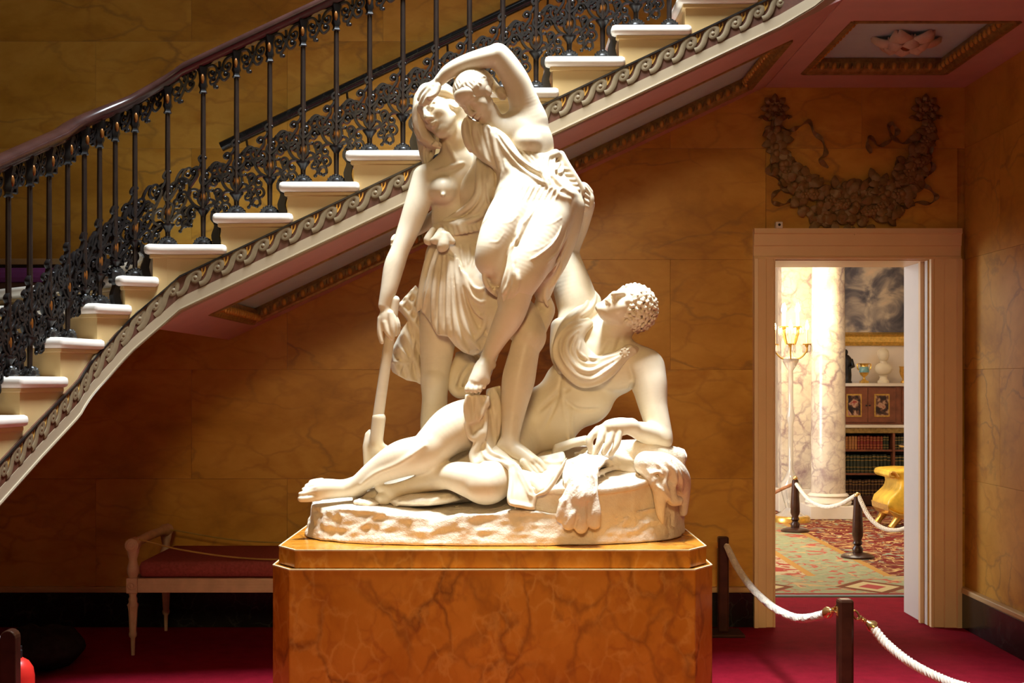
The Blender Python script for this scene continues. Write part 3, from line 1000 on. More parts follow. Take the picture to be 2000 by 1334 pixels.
lvs = [leaf_shape(.085, .026, i) for i in range(4)] + [leaf_shape(.06, .022, 9), leaf_shape(.07, .03, 12)]
fruit = MB().ball((0, 0, 0), .026, 10, 8).mesh('fruit', rb, True)
fl = MB()
for i in range(6):
    a = 2 * PI * i / 6
    fl.ball((.022 * math.cos(a), -.008, .022 * math.sin(a)), .016, 8, 6, (1, .5, 1))
fl.ball((0, -.016, 0), .011, 8, 6)
flower = fl.mesh('flower', rb, True)
sw = ctr([(1510, 265), (1530, 330), (1570, 385), (1625, 412), (1670, 418), (1715, 405), (1760, 370), (1790, 320), (1808, 265)], 24)
r_ = random.Random(5)
for i, (px, py) in enumerate(sw):
    t = i / (len(sw) - 1)
    hw = 10 + 34 * math.sin(PI * t) ** 1.2
    for q in range(2):
        a = r_.uniform(0, 2 * PI)
        o = link('leaf', r_.choice(lvs), gar, (GX(px + r_.uniform(-1, 1) * hw * .6), -.014 - r_.uniform(0, .03), GZ(py - 8 + r_.uniform(-1, 1) * hw)), (r_.uniform(-.4, .4), a, r_.uniform(-.3, .3)))
    if i % 6 == 3:
        link('fruit' if r_.random() < .5 else 'flower', fruit if r_.random() < .5 else flower, gar, (GX(px + r_.uniform(-8, 8)), -.04, GZ(py - 8 + r_.uniform(-12, 12))))


def ribbon(pts, w=.028):
    pts = ctr(pts, 6)
    a, b, n = [], [], len(pts)
    for i, (px, py) in enumerate(pts):
        q = pts[min(i + 1, n - 1)]; p_ = pts[max(i - 1, 0)]
        tx, tz = q[0] - p_[0], -(q[1] - p_[1])
        l = math.hypot(tx, tz) + 1e-6
        nx, nz_ = -tz / l, tx / l
        y = -.018 - .012 * math.sin(i * .9)
        ww = w * (.6 + .4 * math.cos(i * .7))
        a.append((GX(px) + nx * ww / 2, y - .006, GZ(py) + nz_ * ww / 2)); b.append((GX(px) - nx * ww / 2, y + .006, GZ(py) - nz_ * ww / 2))
    m = MB().grid([a, b]); m.grid([[(x, 0.0, z) for x, y, z in a], [(x, 0.0, z) for x, y, z in b]])
    m.grid([a, [(x, 0.0, z) for x, y, z in a]]); m.grid([b, [(x, 0.0, z) for x, y, z in b]])
    m.build('ribbon', rb, gar, smooth=True)


ribbon([(1513, 232), (1500, 268), (1508, 310), (1498, 335), (1520, 350), (1532, 365), (1512, 378), (1508, 395), (1530, 400), (1545, 392), (1560, 405), (1566, 415)])
ribbon([(1513, 240), (1540, 255), (1560, 248), (1580, 238), (1588, 258), (1605, 275), (1612, 300), (1600, 312), (1617, 328)], .03)
ribbon([(1808, 232), (1818, 268), (1815, 310), (1822, 330), (1800, 355), (1815, 370), (1828, 385), (1815, 398), (1790, 395), (1770, 405), (1752, 402), (1748, 420)])
ribbon([(1808, 240), (1790, 262), (1765, 280), (1745, 270), (1735, 250), (1742, 242), (1752, 258), (1738, 275), (1715, 285), (1700, 268), (1693, 280), (1700, 300)], .03)
for px in (1513, 1807):
    c = Vector((GX(px), 0, GZ(212)))
    rr = link('rosette', (lambda q: q.mesh('rosette', rb, True))(MB().lathe([(.062, 0), (.06, -.02), (.045, -.03), (.03, -.022), (.02, -.034), (.004, -.038)], 18, flute=9, fd=.25)), gar, c, (-PI / 2, 0, 0))
    for a in range(8):
        link('leaf', lvs[4], gar, c + Vector((.035 * math.cos(a * PI / 4), -.012, .035 * math.sin(a * PI / 4))), (0, -a * PI / 4, 0))
    for sx in (-1, 1):
        ribbon([(px, 232), (px + sx * 12, 236), (px + sx * 26, 226), (px + sx * 30, 232)], .024)
# ------------------------------------------------------------------ library seen through the doorway
plain('library_wall_paint', (0.70, 0.58, 0.44), 0.7, var=0.03)
plain('library_white', (0.80, 0.74, 0.64), 0.5, var=0.03)
plain('white_marble', (0.78, 0.70, 0.58), 0.3, var=0.06)
plain('yellow_satin', (0.70, 0.42, 0.04), 0.32, spec=0.6, var=0.3, scale=9)
plain('gold_leaf', (0.80, 0.50, 0.12), 0.3, metal=0.85, var=0.2, scale=30)
plain('bust_marble', (0.78, 0.68, 0.50), 0.45, var=0.05)
plain('teal_enamel', (0.18, 0.36, 0.36), 0.2, var=0.2, scale=40)
plain('tan_leather', (0.36, 0.14, 0.045), 0.5, var=0.25, scale=30)
plain('red_leather', (0.22, 0.03, 0.018), 0.5, var=0.25, scale=30)
plain('green_leather', (0.035, 0.04, 0.022), 0.5, var=0.3, scale=30)
plain('brown_leather', (0.055, 0.025, 0.014), 0.5, var=0.3, scale=30)
t = NT('crystal', 0.05, 0.8, 0.0, (0.85, 0.80, 0.70)); t.b.inputs['Transmission Weight'].default_value = 0.6
t = NT('candle_glow', 0.5, 0.2, 0, (1, .85, .55)); t.b.inputs['Emission Color'].default_value = (1, .78, .42, 1); t.b.inputs['Emission Strength'].default_value = 130
t = NT('candle_wax', 0.5, 0.3, 0, (.85, .72, .45))

LX0, LX1, LY1 = -2.3, 7.2, 17.95
for nm, b, mt, lb, ct in (('wall_library_back', (LX0, LX1, LY1, LY1 + .1, 0, 4.2), 'library_wall_paint', 'warm cream library wall behind the bookcase', 'wall'),
                          ('wall_library_left', (LX0 - .1, LX0, 9.21, LY1, 0, 4.2), 'library_wall_paint', 'library side wall on the left, cream painted', 'wall'),
                          ('wall_library_right', (LX1, LX1 + .1, 9.21, LY1, 0, 4.2), 'library_wall_paint', 'library side wall on the right, cream painted', 'wall'),
                          ('ceiling_library', (LX0, LX1, 9.21, LY1, 4.2, 4.3), 'library_white', 'white library ceiling', 'ceiling')):
    struct(tag(MB().box(*b).build(nm, M[mt]), lb, ct))
struct(tag(MB().box(LX0, LX1, 9.87, LY1, -.1, -.012).build('floor_library', M['mahogany']), 'dark polished library floor under the patterned rug', 'floor'))

# patterned rug: panels and bands laid out in the rug's own metres
t = NT('rug_pattern', 0.95, 0.05)
tc = t.n('ShaderNodeTexCoord'); sp = t.n('ShaderNodeSeparateXYZ'); t.l(tc.outputs['Object'], sp.inputs[0])
X, Y = sp.outputs[0], sp.outputs[1]
v = t.coord()
n1 = t.noise(v, 5.5, 3, .5, 1.5); n2 = t.noise(v, 3.0, 2, .5, 2.5); n3 = t.noise(v, 14, 3, .6)
green = t.ramp(n3, [(.3, (.22, .24, .13)), (.7, (.34, .33, .19))])
green = t.mix(t.ramp(n1, [(.56, (0, 0, 0)), (.60, (1, 1, 1))]), green, (.38, .09, .06))
green = t.mix(t.ramp(n2, [(.60, (0, 0, 0)), (.63, (1, 1, 1))]), green, (.45, .30, .14))
maroon = t.ramp(n3, [(.3, (.10, .012, .012)), (.7, (.19, .03, .022))])
band = t.math('ABSOLUTE', t.math('SUBTRACT', n2, .5))
maroon = t.mix(t.ramp(band, [(.018, (1, 1, 1)), (.035, (0, 0, 0))]), maroon, (.50, .33, .13))
maroon = t.mix(t.ramp(n1, [(.60, (0, 0, 0)), (.63, (1, 1, 1))]), maroon, (.22, .24, .16))
cream = t.mix(t.ramp(n1, [(.50, (0, 0, 0)), (.54, (1, 1, 1))]), (.46, .36, .20), (.34, .06, .04))
gt = lambda a, b: t.math('GREATER_THAN', a, b)
far = gt(Y, 10.95)
c = t.mix(t.math('MULTIPLY', gt(X, 3.18), far), green, maroon)
c = t.mix(t.math('MULTIPLY', t.math('LESS_THAN', X, 2.50), gt(Y, 11.0)), c, cream)
for xc in (3.16, 2.53):
    ln = t.math('LESS_THAN', t.math('ABSOLUTE', t.math('SUBTRACT', X, xc)), .035)
    c = t.mix(t.math('MULTIPLY', ln, far), c, (.42, .22, .06))
# medallions along the front border
mx = t.math('ABSOLUTE', t.math('SUBTRACT', t.math('FRACT', t.math('DIVIDE', t.math('SUBTRACT', X, 2.42), .9)), .5))
my = t.math('ABSOLUTE', t.math('DIVIDE', t.math('SUBTRACT', Y, 10.38), .42))
dd = t.math('ADD', t.math('MULTIPLY', mx, 2.6), my)
bo = t.math('LESS_THAN', Y, 10.85)
c = t.mix(t.math('MULTIPLY', bo, t.math('LESS_THAN', dd, .85)), c, (.17, .06, .03))
c = t.mix(t.math('MULTIPLY', bo, t.math('LESS_THAN', dd, .62)), c, (.50, .40, .20))
c = t.mix(t.math('MULTIPLY', bo, t.math('LESS_THAN', dd, .32)), c, (.36, .07, .06))
c = t.mix(t.math('LESS_THAN', t.math('ABSOLUTE', t.math('SUBTRACT', Y, 10.03)), .035), c, (.24, .03, .03))
c = t.mix(t.math('LESS_THAN', Y, 9.985), c, (.20, .24, .24))
t.color(c)
rug = tag(MB().box(.6, 6.2, 9.93, 17.0, -.012, -.0005).build('library_rug', t.m), 'patterned green and maroon rug on the library floor', 'rug')

# column
co = tag(empty('marble_column', (3.82, 15.7, 0)), 'veined grey and cream marble column on a white base inside the library', 'column')
MB().box(-.27, .27, -.27, .27, 0, .15).build('plinth', M['white_marble'], co, bevel=.006)
MB().lathe([(.26, .15), (.275, .18), (.26, .21), (.235, .22), (.225, .245), (.24, .26), (.225, .28), (.205, .29)], 32).build('base_moulding', M['white_marble'], co, smooth=True)
MB().lathe([(.205, .29), (.20, .35), (.195, 2.2), (.18, 4.1)], 40).build('shaft', M['breche_marble'], co, smooth=True)
pl = tag(empty('marble_pilaster', (3.66, 16.45, 0)), 'flat veined marble pilaster left of the round column', 'pilaster')
MB().box(-.26, .24, -.12, .12, .28, 4.19).build('shaft', M['breche_marble'], pl, bevel=.01)
MB().box(-.30, .28, -.15, .12, 0, .28).build('base', M['white_marble'], pl, bevel=.01)

# bookcase
bc = tag(empty('bookcase', (5.3, 17.5, 0)), 'low dark bookcase with marble top along the library wall', 'bookcase')
dw = M['dark_wood']
MB().box(-.95, .95, .30, .34, .02, 1.0).build('back_panel', dw, bc)
MB().box(-.95, .95, -.28, .34, 0, .12).build('plinth', dw, bc, bevel=.004)
for z in (.40, .705): MB().box(-.93, .93, -.26, .30, z - .012, z + .012).build('shelf', M['mahogany'], bc)
for x in (-.94, -.26, .42, .94): MB().box(x - .015, x + .015, -.28, .30, .12, .95).build('upright', M['mahogany'], bc)
MB().box(-.95, .95, -.29, .34, .93, 1.0).build('frieze', M['dull_gilt'], bc, bevel=.004)
MB().box(-.97, .97, -.31, .34, 1.0, 1.035).build('marble_top', M['white_marble'], bc, bevel=.005)


def book_mesh(mat):
    pr = [(-.5, .5), (-.5, -.42), (-.3, -.5), (.3, -.5), (.5, -.42), (.5, .5)]
    m = MB(); m.prism(pr, 'z', 0, 1)
    return m.mesh('book', M[mat])


bandm = MB()
for z in (.12, .32, .7, .88): bandm.box(-.47, .47, -.515, -.45, z - .012, z + .012)
bandm = bandm.mesh('spine_bands', M['gold_leaf'])
bk = {k: book_mesh(k) for k in ('tan_leather', 'red_leather', 'green_leather', 'brown_leather')}
for row, (z0, h0) in enumerate(((.718, .18), (.413, .24), (.121, .21))):
    x = 4.385
    while x < 5.42:
        w = random.uniform(.034, .046) * (1.15 if row == 1 else 1)
        if abs(x + w / 2 - 5.04) < .045: x = 5.065; continue
        mt, txt = (('tan_leather', 'tan leather book') if x < 4.58 else ('red_leather', 'red leather book')) if row == 0 and x < 4.9 else (('green_leather', 'dark green leather book') if row < 2 else ('brown_leather', 'dark brown leather book'))
        h = h0 * random.uniform(.93, 1.0)
        o = link('book', bk[mt], None, (x + w / 2, 17.38, z0), None, (w, .2, h))
        lv = ('top', 'middle', 'bottom')[row]
        tag(o, '%s standing on the %s shelf of the library bookcase' % (txt, lv), 'book', '%ss on the %s bookcase shelf' % (txt, lv))
        q = link('spine_bands', bandm, o); q['kind'] = 'stuff'
        x += w + .002

# cabinet on the bookcase
cb = tag(empty('wall_cabinet', (5.3, 17.62, 1.036)), 'mahogany cabinet with two picture doors standing on the bookcase', 'cabinet')
MB().box(-.92, .92, -.16, .22, 0, .50).build('body', M['mahogany'], cb, bevel=.004)
MB().box(-.95, .95, -.20, .22, .50, .54).build('marble_top', M['white_marble'], cb, bevel=.005)


def picture_mat(name, seed, dark=(.03, .015, .012)):
    t = NT(name, .35, .4)
    tc = t.n('ShaderNodeTexCoord'); mp = t.n('ShaderNodeMapping'); mp.inputs['Location'].default_value = (seed, seed * .7, seed * 1.3)
    t.l(tc.outputs['Object'], mp.inputs['Vector'])
    f = t.noise(mp.outputs[0], 13, 2, .5, .5)
    t.color(t.ramp(f, [(.42, dark), (.52, (.16, .07, .04)), (.60, (.50, .30, .19)), (.72, (.30, .05, .035))]))
    return t.m


for i, x0 in enumerate((-.90, -.535, -.09, .39)):
    x1 = x0 + .36
    dd_ = MB().box(x0, x1, -.185, -.16, .03, .475).build('door', M['mahogany'], cb, bevel=.004)
    cx_ = (x0 + x1) / 2
    MB().box(cx_ - .10, cx_ + .10, -.193, -.183, .10, .40).build('picture_frame', M['gilt'], dd_, bevel=.003)
    MB().box(cx_ - .083, cx_ + .083, -.196, -.19, .12, .38).build('picture', picture_mat('painted_panel_%d' % i, 3.1 * i + 1.7), dd_)
    MB().ball((x1 - .02 if i % 2 == 0 else x0 + .02, -.192, .25), .011, 8, 6).build('knob', M['dark_void'], dd_, smooth=True)

# painting above
pn = tag(empty('oil_painting', (5.42, 17.95, 2.08)), 'large dark cloudy oil painting in a broad gilt frame', 'painting')
t = NT('storm_canvas', .3, .4)
v = t.coord((1, 1, 1))
f = t.noise(v, 3.0, 4, .5, .9)
t.color(t.ramp(f, [(.32, (.04, .038, .048)), (.44, (.13, .11, .11)), (.52, (.26, .21, .17)), (.60, (.46, .36, .25)), (.72, (.60, .42, .26))]))
MB().box(-.96, .96, -.03, 0, .18, 1.95).build('canvas', t.m, pn)
pf = [(0, 0), (.0, -.05), (.05, -.08), (.12, -.07), (.15, -.10), (.18, -.045), (.18, 0)]
MB().prism([(y, z) for z, y in pf], 'x', -1.02, 1.02).build('frame_bottom', M['gold_leaf'], pn, smooth=False)
for sx in (-1, 1):
    MB().prism([(sx * (1.02 - .38 * z), y) for z, y in pf], 'z', .0, 2.0).build('frame_side', M['gold_leaf'], pn)

# three ornaments on the cabinet top (top at z 1.576)
ZT = 1.578
fg = tag(empty('bronze_statuette', (4.50, 17.56, ZT)), 'small black bronze statuette of a robed figure on the cabinet', 'statuette')
MB().lathe([(.085, 0), (.085, .02), (.075, .03), (.08, .10), (.075, .2), (.085, .28), (.078, .33), (.045, .365), (.028, .375)], 18, flute=7, fd=.12).build('robe', M['bronze'], fg, smooth=True)
MB().ball((0, -.005, .405), .038, 12, 8, (.85, .95, 1.1)).build('head', M['bronze'], fg, smooth=True)
m = MB(); m.tube([(.07, -.01, .31), (.09, -.05, .22), (.03, -.09, .2)], [.028, .024, .018], 8); m.build('arm', M['bronze'], fg, smooth=True)
vs_ = tag(empty('enamel_vase', (4.74, 17.54, ZT)), 'small gilt and teal two handled vase between statuette and bust', 'vase')
MB().box(-.05, .05, -.05, .05, 0, .03).build('plinth', M['gold_leaf'], vs_, bevel=.003)
MB().lathe([(.04, .03), (.015, .06), (.015, .08), (.05, .11), (.062, .14)], 16).build('foot', M['gold_leaf'], vs_, smooth=True)
MB().lathe([(.062, .14), (.066, .17), (.062, .20), (.055, .215)], 16).build('bowl', M['teal_enamel'], vs_, smooth=True)
MB().lathe([(.055, .215), (.05, .23), (.066, .255), (.07, .26)], 16).build('rim', M['gold_leaf'], vs_, smooth=True)
for sx in (-1, 1):
    m = MB(); m.tube([(sx * .05, 0, .16), (sx * .085, 0, .19), (sx * .09, 0, .25), (sx * .07, 0, .255)], .009, 6); m.build('handle', M['gold_leaf'], vs_, smooth=True)
bu_ = tag(empty('marble_bust', (5.0, 17.56, ZT)), 'cream marble portrait bust of a child on the cabinet', 'bust')
MB().lathe([(.075, 0), (.075, .03), (.055, .045), (.045, .08), (.06, .10)], 18).build('socle', M['bust_marble'], bu_, smooth=True)
m = MB()
m.ball((0, 0, .19), .1, 18, 12, (1.15, .7, .85)); m.build('shoulders', M['bust_marble'], bu_, smooth=True)
m = MB(); m.tube([(0, 0, .22), (0, -.005, .30)], [.048, .042], 14); m.build('neck', M['bust_marble'], bu_, smooth=True)
hd = MB(); hd.ball((0, -.01, .365), .078, 20, 16, (.9, 1.0, 1.12))
ho = hd.build('head', M['bust_marble'], bu_, smooth=True)
for v_ in ho.data.vertices:
    c = v_.co; z = c.z - .365
    if c.y < -.05:
        if abs(c.x) < .014 and -.03 < z < .012: c.y -= .014
        if .010 < abs(c.x) < .04 and 0 < z < .022: c.y += .008
        if abs(c.x) < .022 and -.055 < z < -.04: c.y -= .005
MB().ball((0, .016, .392), .078, 18, 12, (.98, .95, .98)).build('hair', M['bust_marble'], bu_, smooth=True)
vs2 = tag(empty('enamel_vase', (5.26, 17.54, ZT)), 'second small gilt vase partly hidden by the door jamb', 'vase')
MB().lathe([(.04, 0), (.04, .02), (.012, .05), (.04, .10), (.055, .15), (.05, .2), (.06, .22)], 14).build('bowl', M['gold_leaf'], vs2, smooth=True)

# settee
se = tag(empty('settee', (4.85, 14.6, 0)), 'gilt settee with yellow satin upholstery beyond the rope', 'settee')
q = lambda px, py: ((px - CX) * 14.6 / F_PX - 4.85, EYE - (py - CY) * 14.6 / F_PX)
pts = [q(*p) for p in ((1726, 915), (1720, 921), (1723, 930), (1732, 932), (1739, 928), (1744, 936), (1742, 950), (1732, 960), (1721, 970), (1717, 982), (1720, 992), (1740, 999), (1800, 1004), (1800, 914), (1760, 913))]
pts = [tuple(p) for p in pts]
MB().prism(pts, 'y', -.30, .32).build('upholstery', M['yellow_satin'], se, smooth=True, bevel=.03)
m = MB(); sc_ = [q(*p) for p in ((1717, 980), (1719, 993), (1728, 1003), (1745, 1009), (1800, 1012), (1800, 1003), (1740, 998), (1722, 990))]
MB().prism(sc_, 'y', -.33, .33).build('carved_apron', M['gold_leaf'], se, bevel=.012)
m = MB(); m.tube([(p[0], -.315, p[1]) for p in ctr([q(1738, 928), q(1732, 920), q(1724, 919), q(1722, 926), q(1730, 928)], 5)], .014, 6); m.build('scroll_arm_trim', M['gold_leaf'], se, smooth=True)
for y in (-.28, .26):
    m = MB(); m.tube([(q(1740, 1005)[0], y, q(1740, 1005)[1]), (q(1730, 1013)[0], y - .02, .07), (q(1722, 1020)[0], y - .05, .02)], [.05, .035, .04], 8); m.build('claw_foot', M['gold_leaf'], se, smooth=True)
tb = tag(empty('side_table', (5.02, 15.7, 0)), 'dark side table with gilt edge behind the settee', 'table')
MB().lathe([(.34, .82), (.35, .835), (.35, .85), (.33, .86)], 28).build('top', M['bronze'], tb, smooth=True)
MB().lathe([(.352, .828), (.356, .838), (.352, .846)], 28).build('gilt_edge', M['gold_leaf'], tb, smooth=True)
MB().lathe([(.2, 0), (.18, .04), (.05, .10), (.035, .4), (.05, .7), (.12, .82)], 18).build('pedestal_leg', M['bronze'], tb, smooth=True)

# candelabrum
ca = tag(empty('candelabrum', (3.27, 15.2, 0)), 'tall crystal candelabrum with lit candles at the left of the library view', 'candelabrum')
MB().lathe([(.2, 0), (.2, .06), (.12, .1), (.06, .16), (.10, .3), (.13, .42), (.06, .52), (.03, .6), (.028, 1.1), (.05, 1.2), (.03, 1.3), (.028, 1.72), (.09, 1.82), (.10, 1.86), (.04, 1.9), (.025, 2.0)], 20, flute=8, fd=.12).build('stem', M['crystal'], ca, smooth=True)
MB().lathe([(.22, 0), (.22, .05), (.2, .07)], 20).build('gilt_base', M['gold_leaf'], ca, smooth=True)
prism = MB().lathe([(.002, -.085), (.013, -.06), (.009, 0), (.003, .006)], 6).mesh('crystal_drop', M['crystal'])
wax = MB().lathe([(.011, 0), (.010, .17)], 8).mesh('candle', M['candle_wax'], True)
bulb = MB().lathe([(.006, 0), (.018, .02), (.020, .035), (.012, .07), (.001, .105)], 8).mesh('flame', M['candle_glow'], True)
dish = MB().lathe([(.012, -.03), (.02, -.02), (.05, 0), (.052, .006), (.012, .008)], 12).mesh('drip_pan', M['gold_leaf'], True)
for tier, (R_, z_, n_) in enumerate(((.21, 2.02, 6), (.11, 2.22, 4))):
    for i in range(n_):
        a = 2 * PI * i / n_ + .3 + tier * .4
        cx_, cy_ = R_ * math.cos(a), R_ * math.sin(a)
        m = MB(); m.tube(ctr([(0, 0, 1.9 + tier * .1), (cx_ * .5, cy_ * .5, 1.86 + tier * .15), (cx_ * .95, cy_ * .95, z_ - .08), (cx_, cy_, z_ - .02)], 5), .009, 6)
        arm = m.build('arm', M['gold_leaf'], ca, smooth=True)
        link('drip_pan', dish, arm, (cx_, cy_, z_))
        link('candle', wax, arm, (cx_, cy_, z_))
        link('flame', bulb, arm, (cx_, cy_, z_ + .17))
        for k in range(5):
            b = 2 * PI * k / 5
            link('crystal_drop', prism, arm, (cx_ + .048 * math.cos(b), cy_ + .048 * math.sin(b), z_ - .012))
ld = bpy.data.lights.new('candle_light', 'POINT'); ld.energy = 95; ld.color = (1, .74, .40); ld.shadow_soft_size = .12
lo = bpy.data.objects.new('candle_light', ld); COL.objects.link(lo); lo.location = (3.27, 15.2, 2.55)


# turned posts and rope inside
def turned_post(x, y, label):
    t = tag(empty('barrier_post', (x, y, 0)), label, 'post', 'turned wooden barrier posts in the library')
    MB().lathe([(.15, 0), (.15, .015), (.13, .03), (.06, .045)], 20).build('base', M['dark_wood'], t, smooth=True)
    MB().lathe([(.045, .045), (.05, .08), (.03, .11), (.045, .13), (.035, .16), (.05, .20), (.048, .30), (.036, .50), (.034, .55)], 14).build('shaft', M['dark_wood'], t, smooth=True)
    MB().ball((0, 0, .565), .028, 10, 8).build('brass_knob', M['brass'], t, smooth=True)


turned_post((1553 - CX) * 14.2 / F_PX, 14.2, 'turned wooden barrier post nearest the marble column')
turned_post((1675 - CX) * 12.1 / F_PX, 12.1, 'turned wooden barrier post standing on the maroon panel of the rug')
rope('barrier_rope', [P(1480, 985, 14.6), P(1512, 963, 14.5), P(1552, 944, 14.2)], .018, 'short brown rope end left of the first library post', mat='tan_leather')
rope('barrier_rope', [P(1554, 944, 14.2), P(1578, 974, 13.7), P(1606, 989, 13.2), P(1638, 986, 12.6), P(1673, 967, 12.1)], .02, 'white rope drooping between the two turned library posts')
rope('barrier_rope', [P(1676, 967, 12.1), P(1698, 1010, 11.9), P(1728, 1033, 11.7), P(1765, 1033, 11.5), P(1800, 1010, 11.3), P(1830, 970, 11.2)], .02, 'white rope drooping right of the second library post')
# ------------------------------------------------------------------ sculpting: smooth-blended volumes turned into one continuous surface
t = NT('statue_marble', 0.42, 0.35, 0.0, (0.84, 0.76, 0.62))
v = t.coord()
c = t.ramp(t.noise(v, 5, 5, .6), [(.3, (0.71, 0.60, 0.42)), (.7, (0.80, 0.70, 0.53))])
c = t.mix(t.math('MULTIPLY', t.vein(v, 2.2, .02), .12), c, (.55, .47, .36))
t.color(c)
t = NT('statue_rock', 0.6, 0.25, 0.0, (0.8, 0.7, 0.55))
v = t.coord()
c = t.ramp(t.noise(v, 9, 6, .65), [(.3, (0.72, 0.58, 0.42)), (.55, (0.80, 0.70, 0.55)), (.75, (0.76, 0.63, 0.47))])
t.color(c)
t.bump(t.noise(v, 55, 5, .7), .5, .012)

STAT = tag(empty('marble_group', (-.05, 6.1, .9)), 'white marble sculpture group of two women and a reclining man on a rocky base', 'sculpture')
ORG = Vector(STAT.location)


class Fld:
    def __init__(s, x0, x1, y0, y1, z_top, z_bot, h=.0045):
        """box given by pixel columns, depths and pixel rows (taken at the middle depth)"""
        dm = (y0 + y1) / 2
        a, b = P(x0, z_bot, dm), P(x1, z_top, dm)
        s.lo = np.array([a.x, y0, a.z]); s.h = h
        s.n = np.ceil((np.array([b.x, y1, b.z]) - s.lo) / h).astype(int) + 2
        s.D = np.full(s.n, .5, np.float32)

    def blk(s, lo, hi):
        i0 = np.clip(np.floor((np.array(lo) - s.lo) / s.h).astype(int), 0, s.n)
        i1 = np.clip(np.ceil((np.array(hi) - s.lo) / s.h).astype(int) + 1, 0, s.n)
        if np.any(i1 <= i0): return None
        sl = tuple(slice(a, b) for a, b in zip(i0, i1))
        ax = [np.float32(s.lo[k]) + np.arange(i0[k], i1[k], dtype=np.float32) * np.float32(s.h) for k in range(3)]
        return sl, ax[0][:, None, None], ax[1][None, :, None], ax[2][None, None, :]

    def put(s, sl, d, k, sub=False):
        o = s.D[sl]
        if sub:
            q = np.maximum(k - np.abs(o + d), 0) / k
            s.D[sl] = np.maximum(o, -d) + q * q * k * .25
        else:
            q = np.maximum(k - np.abs(o - d), 0) / k
            s.D[sl] = np.minimum(o, d) - q * q * k * .25

    def seg(s, a, b, ra, rb, k=.02, sub=False):
        a, b = np.array(a, float), np.array(b, float)
        m = max(ra, rb) + k + .012
        q = s.blk(np.minimum(a, b) - m, np.maximum(a, b) + m)
        if q is None: return
        sl, X, Y, Z = q
        ba = b - a
        L = float(ba @ ba) + 1e-12
        px, py, pz = X - a[0], Y - a[1], Z - a[2]
        t = np.clip((px * ba[0] + py * ba[1] + pz * ba[2]) / L, 0, 1).astype(np.float32)
        d = np.sqrt((px - t * ba[0]) ** 2 + (py - t * ba[1]) ** 2 + (pz - t * ba[2]) ** 2) - (ra + t * (rb - ra))
        s.put(sl, d.astype(np.float32), k, sub)

    def chain(s, pts, k=.02, sub=False, grow=0, raw=False):
        """limb or fold: pts of (px, py, depth, radius in px), smoothed into one tapering tube"""
        s.chainw([(*P(*p[:3]), (p[3] + grow) * p[2] / F_PX) for p in pts], k, sub, raw)

    def chainw(s, W, k=.02, sub=False, raw=False):
        """the same from world points (x, y, z, radius)"""
        if len(W) > 2 and not raw:
            n = max(3, min(8, int(np.mean([np.linalg.norm(np.subtract(q[:3], p[:3])) for p, q in zip(W[:-1], W[1:])]) / .012)))
            W = ctr(W, n)
        W = np.array(W)
        W[:, 3] = np.maximum(W[:, 3], .0012)
        m = W[:, 3].max() + k + .012
        q = s.blk(W[:, :3].min(0) - m, W[:, :3].max(0) + m)
        if q is None: return
        sl, X, Y, Z = q
        o = [x.start for x in sl]
        T = np.full([x.stop - x.start for x in sl], .2, np.float32)
        for p, r in zip(W[:-1], W[1:]):
            mm = max(p[3], r[3]) + k + .012
            qq = s.blk(np.minimum(p[:3], r[:3]) - mm, np.maximum(p[:3], r[:3]) + mm)
            if qq is None: continue
            l, x, y, z = qq
            ba = r[:3] - p[:3]
            L = float(ba @ ba) + 1e-12
            dx, dy, dz = x - np.float32(p[0]), y - np.float32(p[1]), z - np.float32(p[2])
            t = np.clip((dx * np.float32(ba[0] / L) + dy * np.float32(ba[1] / L) + dz * np.float32(ba[2] / L)), 0, 1)
            d = np.sqrt((dx - t * np.float32(ba[0])) ** 2 + (dy - t * np.float32(ba[1])) ** 2 + (dz - t * np.float32(ba[2])) ** 2) - (np.float32(p[3]) + t * np.float32(r[3] - p[3]))
            ll = tuple(slice(v_.start - w, v_.stop - w) for v_, w in zip(l, o))
            T[ll] = np.minimum(T[ll], d)
        s.put(sl, T, k, sub)

    def ell(s, c, r, k=.02, R=None, sub=False):
        """ellipsoid: centre (world), radii (m), R = 3x3 rows of axes"""
        c, r = np.array(c, float), np.array(r, float)
        m = r.max() + k + .012
        q = s.blk(c - m, c + m)
        if q is None: return
        sl, X, Y, Z = q
        x, y, z = X - c[0], Y - c[1], Z - c[2]
        if R is not None:
            R = np.array(R, float)
            x, y, z = (x * R[0, 0] + y * R[0, 1] + z * R[0, 2]), (x * R[1, 0] + y * R[1, 1] + z * R[1, 2]), (x * R[2, 0] + y * R[2, 1] + z * R[2, 2])
        k0 = np.sqrt((x / r[0]) ** 2 + (y / r[1]) ** 2 + (z / r[2]) ** 2)
        k1 = np.sqrt((x / r[0] ** 2) ** 2 + (y / r[1] ** 2) ** 2 + (z / r[2] ** 2) ** 2) + 1e-6
        s.put(sl, (k0 * (k0 - 1) / k1).astype(np.float32), k, sub)

    def pell(s, px, py, d, rx, rz, ry, k=.02, ang=0.0, sub=False):
        """ellipsoid by pixel: half width, half height (px), half depth (px), roll in degrees (clockwise on screen)"""
        a = math.radians(ang)
        ca, sa = math.cos(a), math.sin(a)
        R = [[ca, 0, -sa], [0, 1, 0], [sa, 0, ca]]
        f = d / F_PX
        s.ell(P(px, py, d), (rx * f, ry * f, rz * f), k, R, sub)

